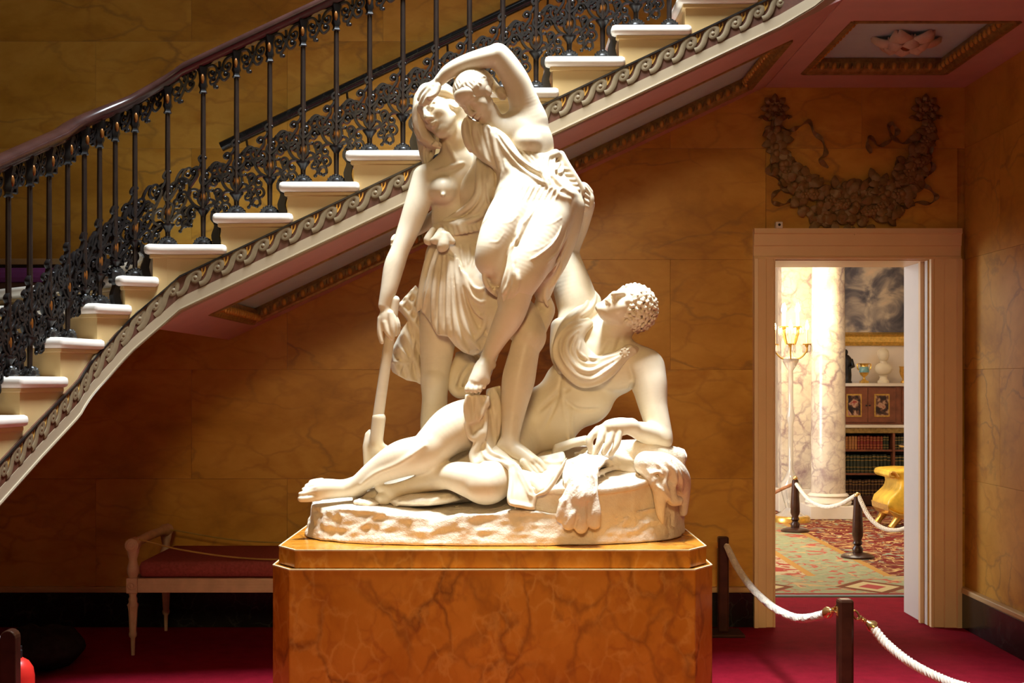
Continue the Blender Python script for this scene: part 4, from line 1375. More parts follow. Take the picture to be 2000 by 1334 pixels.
    def sheet(s, poly, th, waves=(), k=.012):
        """cloth piece: poly of (px, py, depth); waves: (dx, dz, wavelength m, amp m, phase)"""
        pts = [P(*p) for p in poly]
        xs = np.array([p.x for p in pts]); zs = np.array([p.z for p in pts]); ys = np.array([p.y for p in pts])
        am = sum(w[3] for w in waves) + th + k + .02
        q = s.blk((xs.min() - .03, ys.min() - am, zs.min() - .03), (xs.max() + .03, ys.max() + am, zs.max() + .03))
        if q is None: return
        sl, X, Y, Z = q
        x, z = X[:, 0, :], Z[0, :, :]
        x, z = np.broadcast_arrays(x, z)
        d2 = np.full(x.shape, 1e9); sg = np.ones(x.shape)
        n = len(pts)
        for i in range(n):
            j = (i - 1) % n
            ex, ez = xs[j] - xs[i], zs[j] - zs[i]
            wx, wz = x - xs[i], z - zs[i]
            t = np.clip((wx * ex + wz * ez) / (ex * ex + ez * ez + 1e-12), 0, 1)
            d2 = np.minimum(d2, (wx - ex * t) ** 2 + (wz - ez * t) ** 2)
            c1, c2, c3 = z >= zs[i], z < zs[j], ex * wz > ez * wx
            sg = np.where((c1 & c2 & c3) | (~c1 & ~c2 & ~c3), -sg, sg)
        d2 = np.sqrt(d2) * sg
        wt = [1 / ((x - xs[i]) ** 2 + (z - zs[i]) ** 2 + 2e-3) ** 1.2 for i in range(n)]
        y0 = sum(w * y for w, y in zip(wt, ys)) / sum(wt)
        for dx, dz, wl, amp, ph in waves:
            y0 = y0 + amp * np.sin((x * dx + z * dz) * 2 * PI / wl + ph)
        a = (d2 + th * .5).astype(np.float32)[:, None, :]
        b = np.abs(Y - y0.astype(np.float32)[:, None, :]) - th * .5
        d = np.minimum(np.maximum(a, b), 0) + np.sqrt(np.maximum(a, 0) ** 2 + np.maximum(b, 0) ** 2) - th * .5
        s.put(sl, d, k)

    def front(s, px, py):
        ds = np.arange(s.lo[1], s.lo[1] + s.n[1] * s.h, s.h * .5)
        x = (px - CX) * ds / F_PX; z = EYE - (py - CY) * ds / F_PX
        i = np.rint((np.stack([x, ds, z], 1) - s.lo) / s.h).astype(int)
        ok = np.all((i >= 0) & (i < s.n), 1)
        if not ok.any(): return None
        i = i[ok]
        val = s.D[i[:, 0], i[:, 1], i[:, 2]]
        w = np.nonzero(val < 0)[0]
        return float(ds[ok][w[0]]) if len(w) else None

    def stroke(s, pts, r, k=None, lift=0.0, sub=False, taper=.35, d0=None):
        """fold or groove drawn over the surface: pts of (px, py); r in px"""
        pts = ctr(pts, 6) if len(pts) > 2 else [tuple(np.array(pts[0]) + (np.array(pts[1]) - np.array(pts[0])) * t / 8) for t in range(9)]
        ds = []
        for p in pts:
            f = s.front(p[0], p[1])
            ds.append(f if f is not None else (ds[-1] if ds else d0))
        ds = [d if d is not None else next((e for e in ds if e is not None), 6.0) for d in ds]
        sm = [np.mean(ds[max(0, i - 2):i + 3]) for i in range(len(ds))]
        n = len(pts)
        ch = []
        for i, p in enumerate(pts):
            t = i / (n - 1)
            rr = r * min(1, taper + (1 - taper) * min(t, 1 - t) * 5)
            ch.append((p[0], p[1], sm[i] - lift * rr * sm[i] / F_PX, rr))
        s.chain(ch, (k if k is not None else r * .9) * .0023, sub, raw=True)

    def cut(s, fn):
        X = (np.float32(s.lo[0]) + np.arange(s.n[0], dtype=np.float32) * np.float32(s.h))[:, None, None]
        Y = (np.float32(s.lo[1]) + np.arange(s.n[1], dtype=np.float32) * np.float32(s.h))[None, :, None]
        Z = (np.float32(s.lo[2]) + np.arange(s.n[2], dtype=np.float32) * np.float32(s.h))[None, None, :]
        s.D = np.maximum(s.D, fn(X, Y, Z).astype(np.float32))

    def warp(s, fn):
        X = (np.float32(s.lo[0]) + np.arange(s.n[0], dtype=np.float32) * np.float32(s.h))[:, None, None]
        Y = (np.float32(s.lo[1]) + np.arange(s.n[1], dtype=np.float32) * np.float32(s.h))[None, :, None]
        Z = (np.float32(s.lo[2]) + np.arange(s.n[2], dtype=np.float32) * np.float32(s.h))[None, None, :]
        m = np.abs(s.D) < .05
        i = np.nonzero(m)
        s.D[m] += fn(X[i[0], 0, 0], Y[0, i[1], 0], Z[0, 0, i[2]]).astype(np.float32)

    def mesh(s, name, parent, mat='statue_marble', blur=1):
        D = s.D
        for b in [D[:1], D[-1:]]: b[...] = np.maximum(b, .01)
        D[:, :1] = np.maximum(D[:, :1], .01); D[:, -1:] = np.maximum(D[:, -1:], .01)
        D[:, :, :1] = np.maximum(D[:, :, :1], .01); D[:, :, -1:] = np.maximum(D[:, :, -1:], .01)
        D = np.clip(D, -.03, .03)
        for _ in range(blur):
            for ax in range(3):
                a = np.moveaxis(D, ax, 0)
                o = a.copy()
                o[1:-1] = a[1:-1] * .5 + (a[:-2] + a[2:]) * .25
                D = np.moveaxis(o, 0, ax)
        S = D < 0
        sh = [S[i:S.shape[0] - 1 + i, j:S.shape[1] - 1 + j, k:S.shape[2] - 1 + k] for i in (0, 1) for j in (0, 1) for k in (0, 1)]
        al = sh[0].copy(); an = sh[0].copy()
        for q in sh[1:]: al &= q; an |= q
        ci = np.array(np.nonzero(an & ~al)).T
        idx = np.full(an.shape, -1, np.int32)
        idx[ci[:, 0], ci[:, 1], ci[:, 2]] = np.arange(len(ci))
        acc = np.zeros((len(ci), 3)); cnt = np.zeros(len(ci))
        cor = [(i, j, k) for i in (0, 1) for j in (0, 1) for k in (0, 1)]
        val = [D[ci[:, 0] + c[0], ci[:, 1] + c[1], ci[:, 2] + c[2]] for c in cor]
        for a in range(8):
            for b in range(a + 1, 8):
                df = np.abs(np.array(cor[a]) - np.array(cor[b]))
                if df.sum() != 1: continue
                m = (val[a] < 0) != (val[b] < 0)
                t = val[a][m] / (val[a][m] - val[b][m])
                acc[m] += np.array(cor[a]) + t[:, None] * (np.array(cor[b]) - np.array(cor[a]))
                cnt[m] += 1
        V = (ci + acc / cnt[:, None]) * s.h + s.lo - np.array(ORG)
        Q = []
        for ax in range(3):
            a = np.take(S, range(S.shape[ax] - 1), ax); b = np.take(S, range(1, S.shape[ax]), ax)
            e = np.array(np.nonzero(a != b)).T
            o1, o2 = (ax + 1) % 3, (ax + 2) % 3
            e = e[(e[:, o1] > 0) & (e[:, o2] > 0) & (e[:, o1] < S.shape[o1] - 1) & (e[:, o2] < S.shape[o2] - 1)]
            ins = S[e[:, 0], e[:, 1], e[:, 2]]
            def cell(d1, d2):
                c = e.copy(); c[:, o1] += d1; c[:, o2] += d2
                return idx[c[:, 0], c[:, 1], c[:, 2]]
            q = np.stack([cell(-1, -1), cell(0, -1), cell(0, 0), cell(-1, 0)], 1)
            q[~ins] = q[~ins][:, ::-1]
            Q.append(q)
        Q = np.concatenate(Q)
        me = bpy.data.meshes.new(name)
        me.vertices.add(len(V)); me.vertices.foreach_set('co', V.astype(np.float32).ravel())
        me.loops.add(Q.size); me.loops.foreach_set('vertex_index', Q.astype(np.int32).ravel())
        me.polygons.add(len(Q)); me.polygons.foreach_set('loop_start', np.arange(0, Q.size, 4, dtype=np.int32))
        me.polygons.foreach_set('use_smooth', np.ones(len(Q), bool))
        me.update(calc_edges=True)
        me.materials.append(MATS[mat])
        return link(name, me, parent)


def unit(v_):
    v_ = np.array(v_, float)
    return v_ / np.linalg.norm(v_)


def head(F, c, f, u, s, k=.016):
    """head with a face: c centre (world), f face direction, u crown direction, s height chin to crown (m)"""
    f = unit(f); u = np.array(u, float); u = unit(u - f * (u @ f)); r = np.cross(f, u)
    c = np.array(c, float)
    R = [r, f, u]
    p = lambda a, b, w=0: c + (f * a + u * b + r * w) * s
    e = lambda a, b, w, rr, rf, ru, kk=k, sub=False: F.ell(p(a, b, w), (rr * s, rf * s, ru * s), kk, R, sub)
    g = lambda a, b, ra, rb, kk=.008, sub=False: F.seg(p(*a), p(*b), ra * s, rb * s, kk, sub)
    e(-.07, .14, 0, .325, .40, .35)
    e(.10, -.10, 0, .255, .27, .36)
    e(.17, -.27, 0, .17, .17, .20)
    g((.27, -.41, -.03), (.27, -.41, .03), .085, .085, .012)
    e(.24, .22, 0, .24, .15, .17)
    for w in (-1, 1):
        e(.20, -.08, w * .155, .10, .12, .12)
        g((.02, -.20, w * .20), (.22, -.40, w * .07), .07, .07, .014)
        e(.385, .035, w * .125, .085, .075, .05, .010, True)
        e(.285, .03, w * .125, .07, .07, .05, .006)
        g((.345, .095, w * .04), (.29, .10, w * .21), .034, .026, .010)
        g((.333, -.006, w * .08), (.318, -.004, w * .175), .016, .012, .004)
        e(-.04, .0, w * .30, .05, .10, .13, .008)
        g((.40, -.135, w * .045), (.38, -.14, w * .06), .035, .028, .006)
        g((.398, -.232, 0), (.355, -.245, w * .085), .028, .014, .005)
        g((.385, -.278, 0), (.350, -.262, w * .075), .030, .014, .005)
    g((.345, .11, 0), (.445, -.115, 0), .036, .052, .008)
    g((.405, -.256, -.08), (.405, -.256, .08), .008, .008, .003, True)
    g((.375, -.335, -.05), (.375, -.335, .05), .028, .028, .010, True)


def hair_cap(F, c, f, u, s, n=16, line=.02, r=.0042, wave=.10, lam=1.35):
    """combed hair over the skull of head(...): cap plus raised strands running from the brow over the crown"""
    f = unit(f); u = np.array(u, float); u = unit(u - f * (u @ f)); rt = np.cross(f, u)
    c = np.array(c, float) + (f * -.07 + u * .15) * s
    a, b, d = .352 * s, .425 * s, .378 * s
    F.ell(c, (a, b, d), .008, [rt, f, u])
    nn = f * .72 - u * .70
    c0 = c - (f * -.07 + u * .15) * s
    F.cut(lambda X, Y, Z: (X - c0[0]) * nn[0] + (Y - c0[1]) * nn[1] + (Z - c0[2]) * nn[2] - line)
    for j in range(n):
        la = -lam + 2 * lam * (j + .5) / n
        W = []
        for i in range(15):
            ph = math.radians(15 + 160 * i / 14)
            l2 = la + wave * math.sin(i * 1.5 + j * .9) * math.cos(la)
            p = c + rt * math.sin(l2) * a + (f * math.cos(ph) * b + u * math.sin(ph) * d) * math.cos(l2)
            if (p - c0) @ nn < line + .004: W.append((*p, r * (1.15 if (i + j) % 2 else .9)))
        if len(W) > 2: F.chainw(W, .003)
H = .0037


def toes(F, pts, k=.003):
    for ch in pts: F.chain(ch, k)


def grooves(F, lines, r=1.5):
    for l in lines: F.stroke(l, r, 1.2, -.3, sub=True, taper=.6)


# ================================================================== standing woman
A = Fld(715, 1100, 5.72, 6.5, 150, 960, H)
# torso
A.pell(893, 362, 6.13, 64, 62, 44, .03)
A.pell(890, 425, 6.13, 47, 60, 40, .03)
A.pell(896, 520, 6.14, 62, 62, 46, .04)
A.chain([(845, 346, 6.10, 27), (893, 322, 6.13, 30), (948, 330, 6.14, 27)], .03)
A.chain([(893, 322, 6.13, 34), (886, 288, 6.11, 26), (884, 262, 6.11, 27)], .03)
A.pell(865, 373, 6.045, 29, 27, 31, .018)
A.pell(930, 372, 6.06, 28, 26, 26, .02)
A.chain([(866, 379, 5.985, 6), (865, 381, 5.968, 4)], .006)
# right arm down to the tool handle
A.chain([(832, 348, 6.09, 27), (815, 400, 6.05, 25), (797, 450, 6.03, 21.5), (782, 487, 6.01, 18.5), (770, 520, 6.0, 20), (759, 567, 5.98, 16), (750, 597, 5.97, 11.5)], .02)
A.pell(753, 622, 5.965, 14, 24, 10, .012, 8)
toes(A, [[(762, 612, 5.955, 6.5), (765, 640, 5.95, 6), (766, 661, 5.955, 5)], [(765, 610, 5.965, 6), (772, 632, 5.96, 5.5), (773, 653, 5.965, 4.8)],
         [(768, 612, 5.98, 5.5), (777, 632, 5.975, 5), (778, 650, 5.985, 4.5)], [(744, 622, 5.965, 7), (742, 648, 5.96, 6), (746, 668, 5.955, 4.8)],
         [(752, 630, 5.955, 7), (756, 648, 5.95, 6), (762, 658, 5.95, 4.5)]])
# left arm behind the other woman
A.chain([(948, 335, 6.14, 26), (985, 360, 6.2, 22), (1040, 350, 6.24, 18)], .02)
# legs
A.chain([(868, 560, 6.15, 46), (857, 640, 6.16, 38), (851, 720, 6.15, 29), (849, 748, 6.14, 27.5), (849, 780, 6.16, 25), (848, 830, 6.19, 27), (845, 885, 6.21, 19), (842, 945, 6.22, 15)], .025)
A.pell(849, 744, 6.092, 15, 18, 10, .02)
A.chain([(945, 560, 6.12, 48), (1000, 612, 6.03, 43), (1034, 652, 5.95, 33), (1026, 680, 5.93, 29), (1018, 715, 5.925, 31), (1012, 745, 5.92, 32), (1004, 795, 5.90, 25), (998, 845, 5.875, 18.5), (997, 868, 5.865, 19)], .025)
A.pell(1036, 654, 5.888, 16, 16, 10, .02)
A.chain([(988, 872, 5.88, 18), (1013, 884, 5.84, 17), (1040, 902, 5.80, 14)], .015)
toes(A, [[(1036, 893, 5.82, 9), (1054, 903, 5.79, 7), (1066, 918, 5.775, 6)], [(1036, 903, 5.795, 8), (1050, 914, 5.775, 6), (1058, 922, 5.765, 5)],
         [(1030, 905, 5.79, 8), (1042, 917, 5.77, 5.5), (1049, 924, 5.76, 4.5)], [(1022, 903, 5.79, 8), (1034, 916, 5.77, 5), (1040, 922, 5.76, 4)]])
grooves(A, [[(1040, 897), (1052, 907), (1061, 921)], [(1036, 902), (1047, 914), (1053, 924)], [(1030, 905), (1040, 917), (1044, 924)]])
# head thrown back onto the shoulder
head(A, P(863, 226, 6.085), (-.66, -.70, -.06), (-.46, .36, .81), .256)
A.chain([(890, 275, 6.11, 24), (900, 245, 6.12, 22), (894, 212, 6.12, 24), (880, 200, 6.12, 24)], .03)
for pts, r in (([(872, 278), (884, 300), (892, 318)], 3), ([(905, 318), (880, 326), (850, 334)], 3)):
    A.stroke(pts, r, 6, .2)
fig_a = A.mesh('standing_woman', STAT)
tag(fig_a, 'standing woman in a short tunic with head thrown back')

AH = Fld(790, 900, 5.92, 6.4, 150, 335, .0036)
AH.pell(852, 205, 6.16, 46, 46, 42, .02, -20)
AH.chain([(835, 182, 6.11, 20), (823, 208, 6.105, 17), (820, 240, 6.105, 15), (827, 264, 6.10, 14), (840, 278, 6.085, 11), (856, 284, 6.06, 7)], .014)
AH.chain([(832, 262, 6.16, 20), (833, 292, 6.15, 16), (834, 320, 6.14, 9)], .02)
AH.chain([(845, 180, 6.07, 16), (868, 180, 6.06, 13), (888, 192, 6.07, 9)], .015)
for k_ in range(9):
    t_ = k_ / 8
    AH.stroke([(846 - 26 * t_, 178 + 10 * t_), (834 - 24 * t_, 206 + 4 * t_), (831 - 23 * t_, 240), (836 - 20 * t_, 264 + 4 * t_), (850 - 18 * t_, 280 + 6 * t_)], 2.2, 1.6, .1)
for pts in ([(846, 284), (836, 300), (838, 322)], [(852, 287), (843, 304), (833, 322)], [(828, 282), (827, 302), (830, 324)], [(836, 285), (833, 300), (835, 322)], [(842, 286), (848, 298), (840, 312)]): AH.stroke(pts, 2.6, 2, .25)
for px, py in ((846, 283), (855, 286), (851, 279)): AH.chain([(px, py, 6.03, 4.5), (px + 4, py + 2, 6.03, 3.5)], .003)
AH.mesh('hair', fig_a)

# tunic: a bloused skirt shell hung from the belt, plus the bodice drawn over one shoulder
AT = Fld(800, 1100, 5.74, 6.42, 285, 720, H)
AT.pell(895, 450, 6.13, 53, 34, 45, .03)
AT.pell(893, 505, 6.13, 63, 58, 52, .04)
AT.pell(888, 575, 6.12, 72, 80, 60, .05)
AT.pell(898, 640, 6.10, 68, 60, 58, .05)
AT.chain([(930, 560, 6.09, 60), (985, 602, 6.03, 50), (1020, 632, 6.0, 40)], .04)
AT.chain([(1062, 590, 6.03, 17), (1070, 608, 6.02, 14), (1058, 640, 5.99, 12), (1052, 668, 5.97, 8)], .02)
for pts, r in (([(843, 478), (826, 545), (814, 622)], 6), ([(851, 490), (836, 555), (826, 612)], 5.5), ([(857, 498), (848, 570), (846, 640)], 5.5), ([(866, 500), (861, 580), (860, 656)], 5),
               ([(875, 498), (874, 580), (876, 660)], 6), ([(880, 505), (884, 585), (893, 655), (915, 690)], 7), ([(888, 500), (896, 580), (910, 645), (938, 684)], 6),
               ([(895, 505), (908, 585), (926, 640), (948, 656)], 5.5), ([(898, 520), (915, 580), (935, 615), (950, 616)], 4.5), ([(903, 530), (920, 574), (938, 590), (948, 588)], 4),
               ([(908, 535), (924, 560), (938, 566), (946, 562)], 3.5), ([(952, 600), (944, 640), (925, 668)], 5), ([(960, 620), (953, 660), (932, 690)], 5),
               ([(900, 480), (903, 505), (908, 525)], 3), ([(915, 478), (916, 500), (914, 520)], 3), ([(930, 476), (929, 500), (922, 530)], 3)):
    AT.stroke(pts, r, r * .9, .15)
for pts, r in (([(862, 505), (855, 575), (853, 645)], 2.6), ([(871, 505), (868, 580), (868, 652)], 2.6), ([(846, 500), (832, 560), (820, 610)], 2.4), ([(879, 520), (879, 600), (884, 655)], 2.6), ([(885, 520), (891, 600), (903, 655)], 2.6), ([(905, 560), (920, 605), (942, 626)], 2.2)):
    AT.stroke(pts, r, 3, -.1, sub=True)
hem_x = [P(x, 0, 6.1).x for x in (800, 811, 818, 828, 845, 856, 876, 890, 905, 925, 948, 962, 985, 1010, 1050, 1100)]
hem_z = [P(0, y, 6.05).z for y in (610, 622, 606, 612, 636, 655, 657, 676, 688, 695, 690, 668, 650, 655, 682, 690)]
AT.cut(lambda X, Y, Z: (np.interp(X, hem_x, hem_z).astype(np.float32) - Z) * .8)
sh_in = AT.D + .017
AT.D = np.maximum(AT.D, -np.maximum(sh_in, -(P(0, 560, 6.1).z - (np.float32(AT.lo[2]) + np.arange(AT.n[2], dtype=np.float32) * np.float32(AT.h)))[None, None, :]))
# bodice
AT.pell(930, 374, 6.062, 35, 40, 33, .02)
AT.chain([(946, 308, 6.10, 22), (944, 345, 6.07, 30), (935, 400, 6.09, 38), (915, 430, 6.12, 38)], .03)
AT.chain([(945, 302, 6.10, 20), (966, 325, 6.09, 18), (972, 350, 6.08, 18)], .02)
AT.pell(958, 355, 6.035, 28, 28, 30, .02)
AT.chain([(974, 346, 6.0, 8), (983, 347, 5.985, 4)], .012)
for pts, r in (([(932, 302), (935, 345), (930, 383), (903, 412), (866, 430)], 6.5), ([(941, 305), (946, 350), (941, 394), (912, 426), (870, 438)], 5.5), ([(950, 308), (956, 350), (952, 397), (925, 430), (890, 442)], 5.5),
               ([(952, 308), (962, 350), (962, 395), (948, 408)], 4.5), ([(956, 312), (972, 350), (972, 390)], 4.5), ([(950, 350), (953, 385), (958, 402)], 3.5), ([(968, 360), (966, 390), (972, 402)], 3.5),
               ([(853, 434), (880, 438), (915, 432), (945, 420)], 5)):
    AT.stroke(pts, r, r * .6, .55)
# gathered belt and bow
for i, px in enumerate(range(870, 950, 9)):
    py = 452 - .18 * (px - 870)
    AT.chain([(px, py - 7, 6.00 + .0012 * abs(px - 900), 6), (px + 4, py + 6, 6.0 + .0012 * abs(px - 900), 5.5)], .006)
AT.chain([(846, 450, 6.03, 7), (835, 468, 6.02, 8), (838, 474, 6.02, 6)], .008)
AT.chain([(862, 452, 6.0, 8), (852, 468, 5.985, 9), (845, 470, 5.99, 6)], .008)
AT.chain([(868, 460, 5.99, 9), (866, 478, 5.98, 12), (862, 484, 5.98, 9)], .008)
AT.chain([(874, 460, 5.99, 7), (884, 472, 5.985, 6)], .008)
AT.mesh('tunic', fig_a)

# wind-blown back of the tunic beside the legs
AP = Fld(745, 905, 6.05, 6.4, 550, 765, .004)
AP.sheet([(812, 556, 6.20), (772, 600, 6.17), (784, 612, 6.18), (796, 627, 6.19), (804, 650, 6.19), (822, 662, 6.21), (838, 600, 6.23)], .016, [(.8, .6, .040, .007, .4)])
AP.sheet([(798, 626, 6.19), (778, 664, 6.16), (757, 704, 6.14), (766, 727, 6.17), (794, 743, 6.20), (812, 746, 6.22), (823, 752, 6.24), (845, 700, 6.26), (845, 630, 6.26)], .016, [(.94, .33, .046, .010, 0)])
for pts, r in (([(797, 628), (777, 668), (759, 705)], 4.5), ([(775, 672), (788, 690), (800, 702), (808, 670), (812, 640)], 4), ([(810, 562), (792, 590), (776, 604)], 3), ([(816, 568), (806, 600), (797, 625)], 3), ([(822, 575), (814, 615), (806, 645)], 3),
               ([(758, 706), (776, 707), (796, 708), (810, 700)], 3.5), ([(804, 705), (800, 725), (796, 742)], 3), ([(788, 708), (782, 722), (778, 734)], 3), ([(818, 690), (815, 720), (813, 745)], 3)):
    AP.stroke(pts, r, r * .8, .15)
AP.mesh('tunic_tail', fig_a, blur=1)
# cloth behind the knees, between the women
AC = Fld(865, 985, 6.0, 6.45, 640, 800, .0045)
AC.sheet([(890, 688, 6.3), (950, 676, 6.3), (975, 690, 6.28), (955, 745, 6.22), (930, 780, 6.18), (895, 772, 6.2), (878, 750, 6.24)], .02, [(.75, .65, .05, .014, .5)])
AC.pell(908, 735, 6.2, 26, 34, 16, .02, 20)
AC.chain([(902, 700, 6.2, 14), (888, 730, 6.17, 14), (884, 752, 6.16, 12), (895, 768, 6.15, 10), (915, 765, 6.14, 12)], .015)
for pts, r in (([(915, 705), (897, 728), (888, 755)], 4), ([(925, 715), (907, 735), (897, 762)], 4), ([(960, 690), (940, 720), (915, 758)], 4)): AC.stroke(pts, r, r, .2)
AC.mesh('tunic_fold', fig_a)

# ================================================================== leaning woman
B = Fld(755, 1175, 5.6, 6.36, 75, 780, H)
B.chain([(1020, 262, 6.04, 46), (1030, 300, 6.04, 50), (1045, 345, 6.03, 46), (1062, 395, 6.02, 56)], .04)
B.pell(1025, 275, 6.03, 55, 50, 44, .03, 20)
B.pell(1030, 278, 5.945, 24, 24, 22, .02)
B.chain([(985, 262, 6.0, 26), (962, 240, 5.99, 23), (952, 222, 5.985, 24)], .025)
B.chain([(1000, 255, 6.02, 32), (1032, 235, 6.03, 34)], .03)
# raised left arm
B.chain([(1034, 236, 6.03, 34), (1020, 190, 6.0, 28.5), (1003, 150, 5.975, 26), (976, 112, 5.955, 24), (965, 110, 5.95, 22), (915, 122, 5.945, 17.5), (880, 138, 5.95, 15), (860, 156, 5.96, 11.5)], .022)
B.pell(846, 170, 5.965, 18, 12, 10, .012, -42)
toes(B, [[(838, 168, 5.965, 6.5), (826, 180, 5.98, 6), (819, 194, 5.99, 5)], [(842, 174, 5.955, 6.5), (829, 188, 5.965, 6), (822, 202, 5.975, 5)], [(847, 178, 5.95, 6.5), (836, 191, 5.955, 6), (828, 204, 5.965, 5)],
         [(852, 180, 5.95, 6), (843, 191, 5.955, 5.5), (836, 202, 5.96, 4.5)], [(856, 168, 5.945, 7), (850, 184, 5.935, 6), (838, 190, 5.93, 5)]])
# right forearm passing behind the standing woman
B.chain([(985, 275, 6.12, 24), (930, 350, 6.26, 19), (880, 398, 6.28, 17), (835, 436, 6.26, 13), (795, 460, 6.22, 10), (782, 466, 6.2, 10)], .02)
toes(B, [[(784, 462, 6.2, 6), (772, 462, 6.17, 5), (765, 470, 6.15, 4)], [(784, 468, 6.2, 6), (771, 470, 6.17, 5), (763, 479, 6.15, 4)], [(786, 474, 6.2, 6), (774, 477, 6.17, 5), (766, 485, 6.15, 4)]])
# lower leg and foot
B.chain([(1012, 560, 5.82, 32), (1002, 600, 5.83, 29), (992, 624, 5.85, 27), (972, 660, 5.87, 20), (957, 690, 5.885, 15.5), (950, 706, 5.89, 14.5)], .02)
B.chain([(957, 712, 5.90, 12), (944, 716, 5.87, 16), (936, 735, 5.845, 17), (930, 746, 5.835, 16)], .012)
B.chain([(944, 720, 5.88, 15), (946, 742, 5.85, 12)], .012)
toes(B, [[(922, 748, 5.83, 8), (914, 757, 5.81, 6.5), (912, 762, 5.805, 5.5)], [(928, 750, 5.825, 7), (922, 759, 5.80, 5), (921.5, 764, 5.798, 4.5)], [(934, 751, 5.825, 7), (930, 760, 5.80, 4.8), (930, 765, 5.80, 4.2)],
         [(940, 749, 5.83, 7), (938, 758, 5.81, 4.5), (937.5, 763, 5.81, 4)], [(946, 745, 5.845, 7), (946, 753, 5.83, 4.5), (945, 757, 5.83, 4)]])
grooves(B, [[(922, 745), (917, 756), (916.5, 766)], [(929, 747), (926, 757), (926, 767)], [(935, 748), (934, 758), (934, 766)], [(941, 746), (942, 755), (941.5, 763)]], 1.3)
HB = (P(930, 189, 5.965), (-.37, -.62, -.69), (-.60, -.34, .72), .232)
head(B, *HB)
fig_b = B.mesh('leaning_woman', STAT)
tag(fig_b, 'draped woman leaning in with one arm raised over her head')

BH = Fld(850, 1000, 5.72, 6.25, 115, 225, .0034)
hair_cap(BH, *HB, n=17, line=.030)
BH.chain([(940, 143, 5.99, 10), (950, 152, 6.0, 11), (961, 165, 6.02, 9.5), (972, 177, 6.02, 9)], .01)
BH.chain([(978, 180, 6.0, 11), (981, 187, 6.0, 9.5)], .008)
for px, py in ((944, 143), (951, 150), (946, 153), (957, 161), (966, 171), (978, 183), (983, 187)): BH.stroke([(px - 4, py - 2), (px, py - 4), (px + 4, py), (px, py + 3)], 2, 2, .2)
BH.mesh('hair', fig_b)

BD = Fld(895, 1150, 5.58, 6.3, 215, 720, H)
# hanging bodice between the two women
BD.sheet([(912, 224, 5.99), (906, 248, 5.99), (912, 280, 5.98), (922, 298, 5.97), (946, 318, 5.96), (975, 335, 5.95), (992, 350, 5.94), (1000, 320, 5.93), (985, 270, 5.94), (955, 245, 5.95), (925, 236, 5.97)], .03, [(.85, .25, .05, .008, 1)])
for pts, r in (([(908, 232), (908, 260), (918, 296)], 7), ([(925, 240), (928, 270), (940, 305)], 5), ([(945, 245), (952, 275), (965, 322)], 5), ([(958, 250), (966, 285), (975, 330)], 5), ([(968, 252), (978, 290), (988, 325), (984, 342)], 5), ([(978, 270), (992, 300), (994, 335)], 4.5),
               ([(1004, 300), (1000, 325), (990, 345)], 4), ([(985, 300), (990, 320), (997, 330), (1003, 318)], 3), ([(984, 312), (990, 330), (998, 338), (1004, 325)], 3)):
    BD.stroke(pts, r, r * .8, .2)
# torso cloth below the slipped strap
BD.chain([(1032, 322, 6.02, 44), (1046, 350, 6.01, 50), (1064, 392, 6.0, 60)], .04)
BD.chain([(1000, 330, 5.99, 30), (1010, 370, 5.96, 42)], .04)
BD.chain([(965, 254, 5.95, 7), (985, 272, 5.93, 9), (1005, 300, 5.93, 10), (1030, 325, 5.925, 11), (1060, 345, 5.935, 11), (1085, 352, 5.96, 10)], .01)
BD.chain([(1085, 300, 6.0, 9), (1060, 308, 5.95, 9), (1038, 304, 5.93, 8), (1026, 292, 5.93, 7)], .012)
BD.chain([(1095, 303, 6.03, 9), (1104, 322, 6.03, 10), (1118, 348, 6.04, 12), (1132, 372, 6.06, 12)], .015)
for pts, r in (([(975, 262), (1000, 296), (1030, 322), (1062, 340), (1085, 346)], 4), ([(970, 268), (995, 304), (1025, 334), (1060, 356), (1080, 362)], 4), ([(1020, 292), (1038, 318), (1062, 334)], 4), ([(1034, 300), (1046, 316), (1064, 324)], 3.5),
               ([(1060, 306), (1056, 322), (1062, 345), (1075, 375)], 4), ([(1072, 305), (1066, 325), (1072, 350), (1090, 380), (1112, 388)], 4.5), ([(1085, 306), (1078, 330), (1086, 352), (1110, 376), (1130, 380)], 5),
               ([(1092, 310), (1088, 325), (1082, 335)], 5), ([(1098, 318), (1096, 334), (1088, 340)], 5)):
    BD.stroke(pts, r, r * .7, .4)
for py in (330, 340, 350, 359, 368):
    BD.chain([(1092 + (py - 330) * .35, py, 6.0, 4.6), (1112 + (py - 330) * .42, py + 2, 6.02, 4.6)], .004)
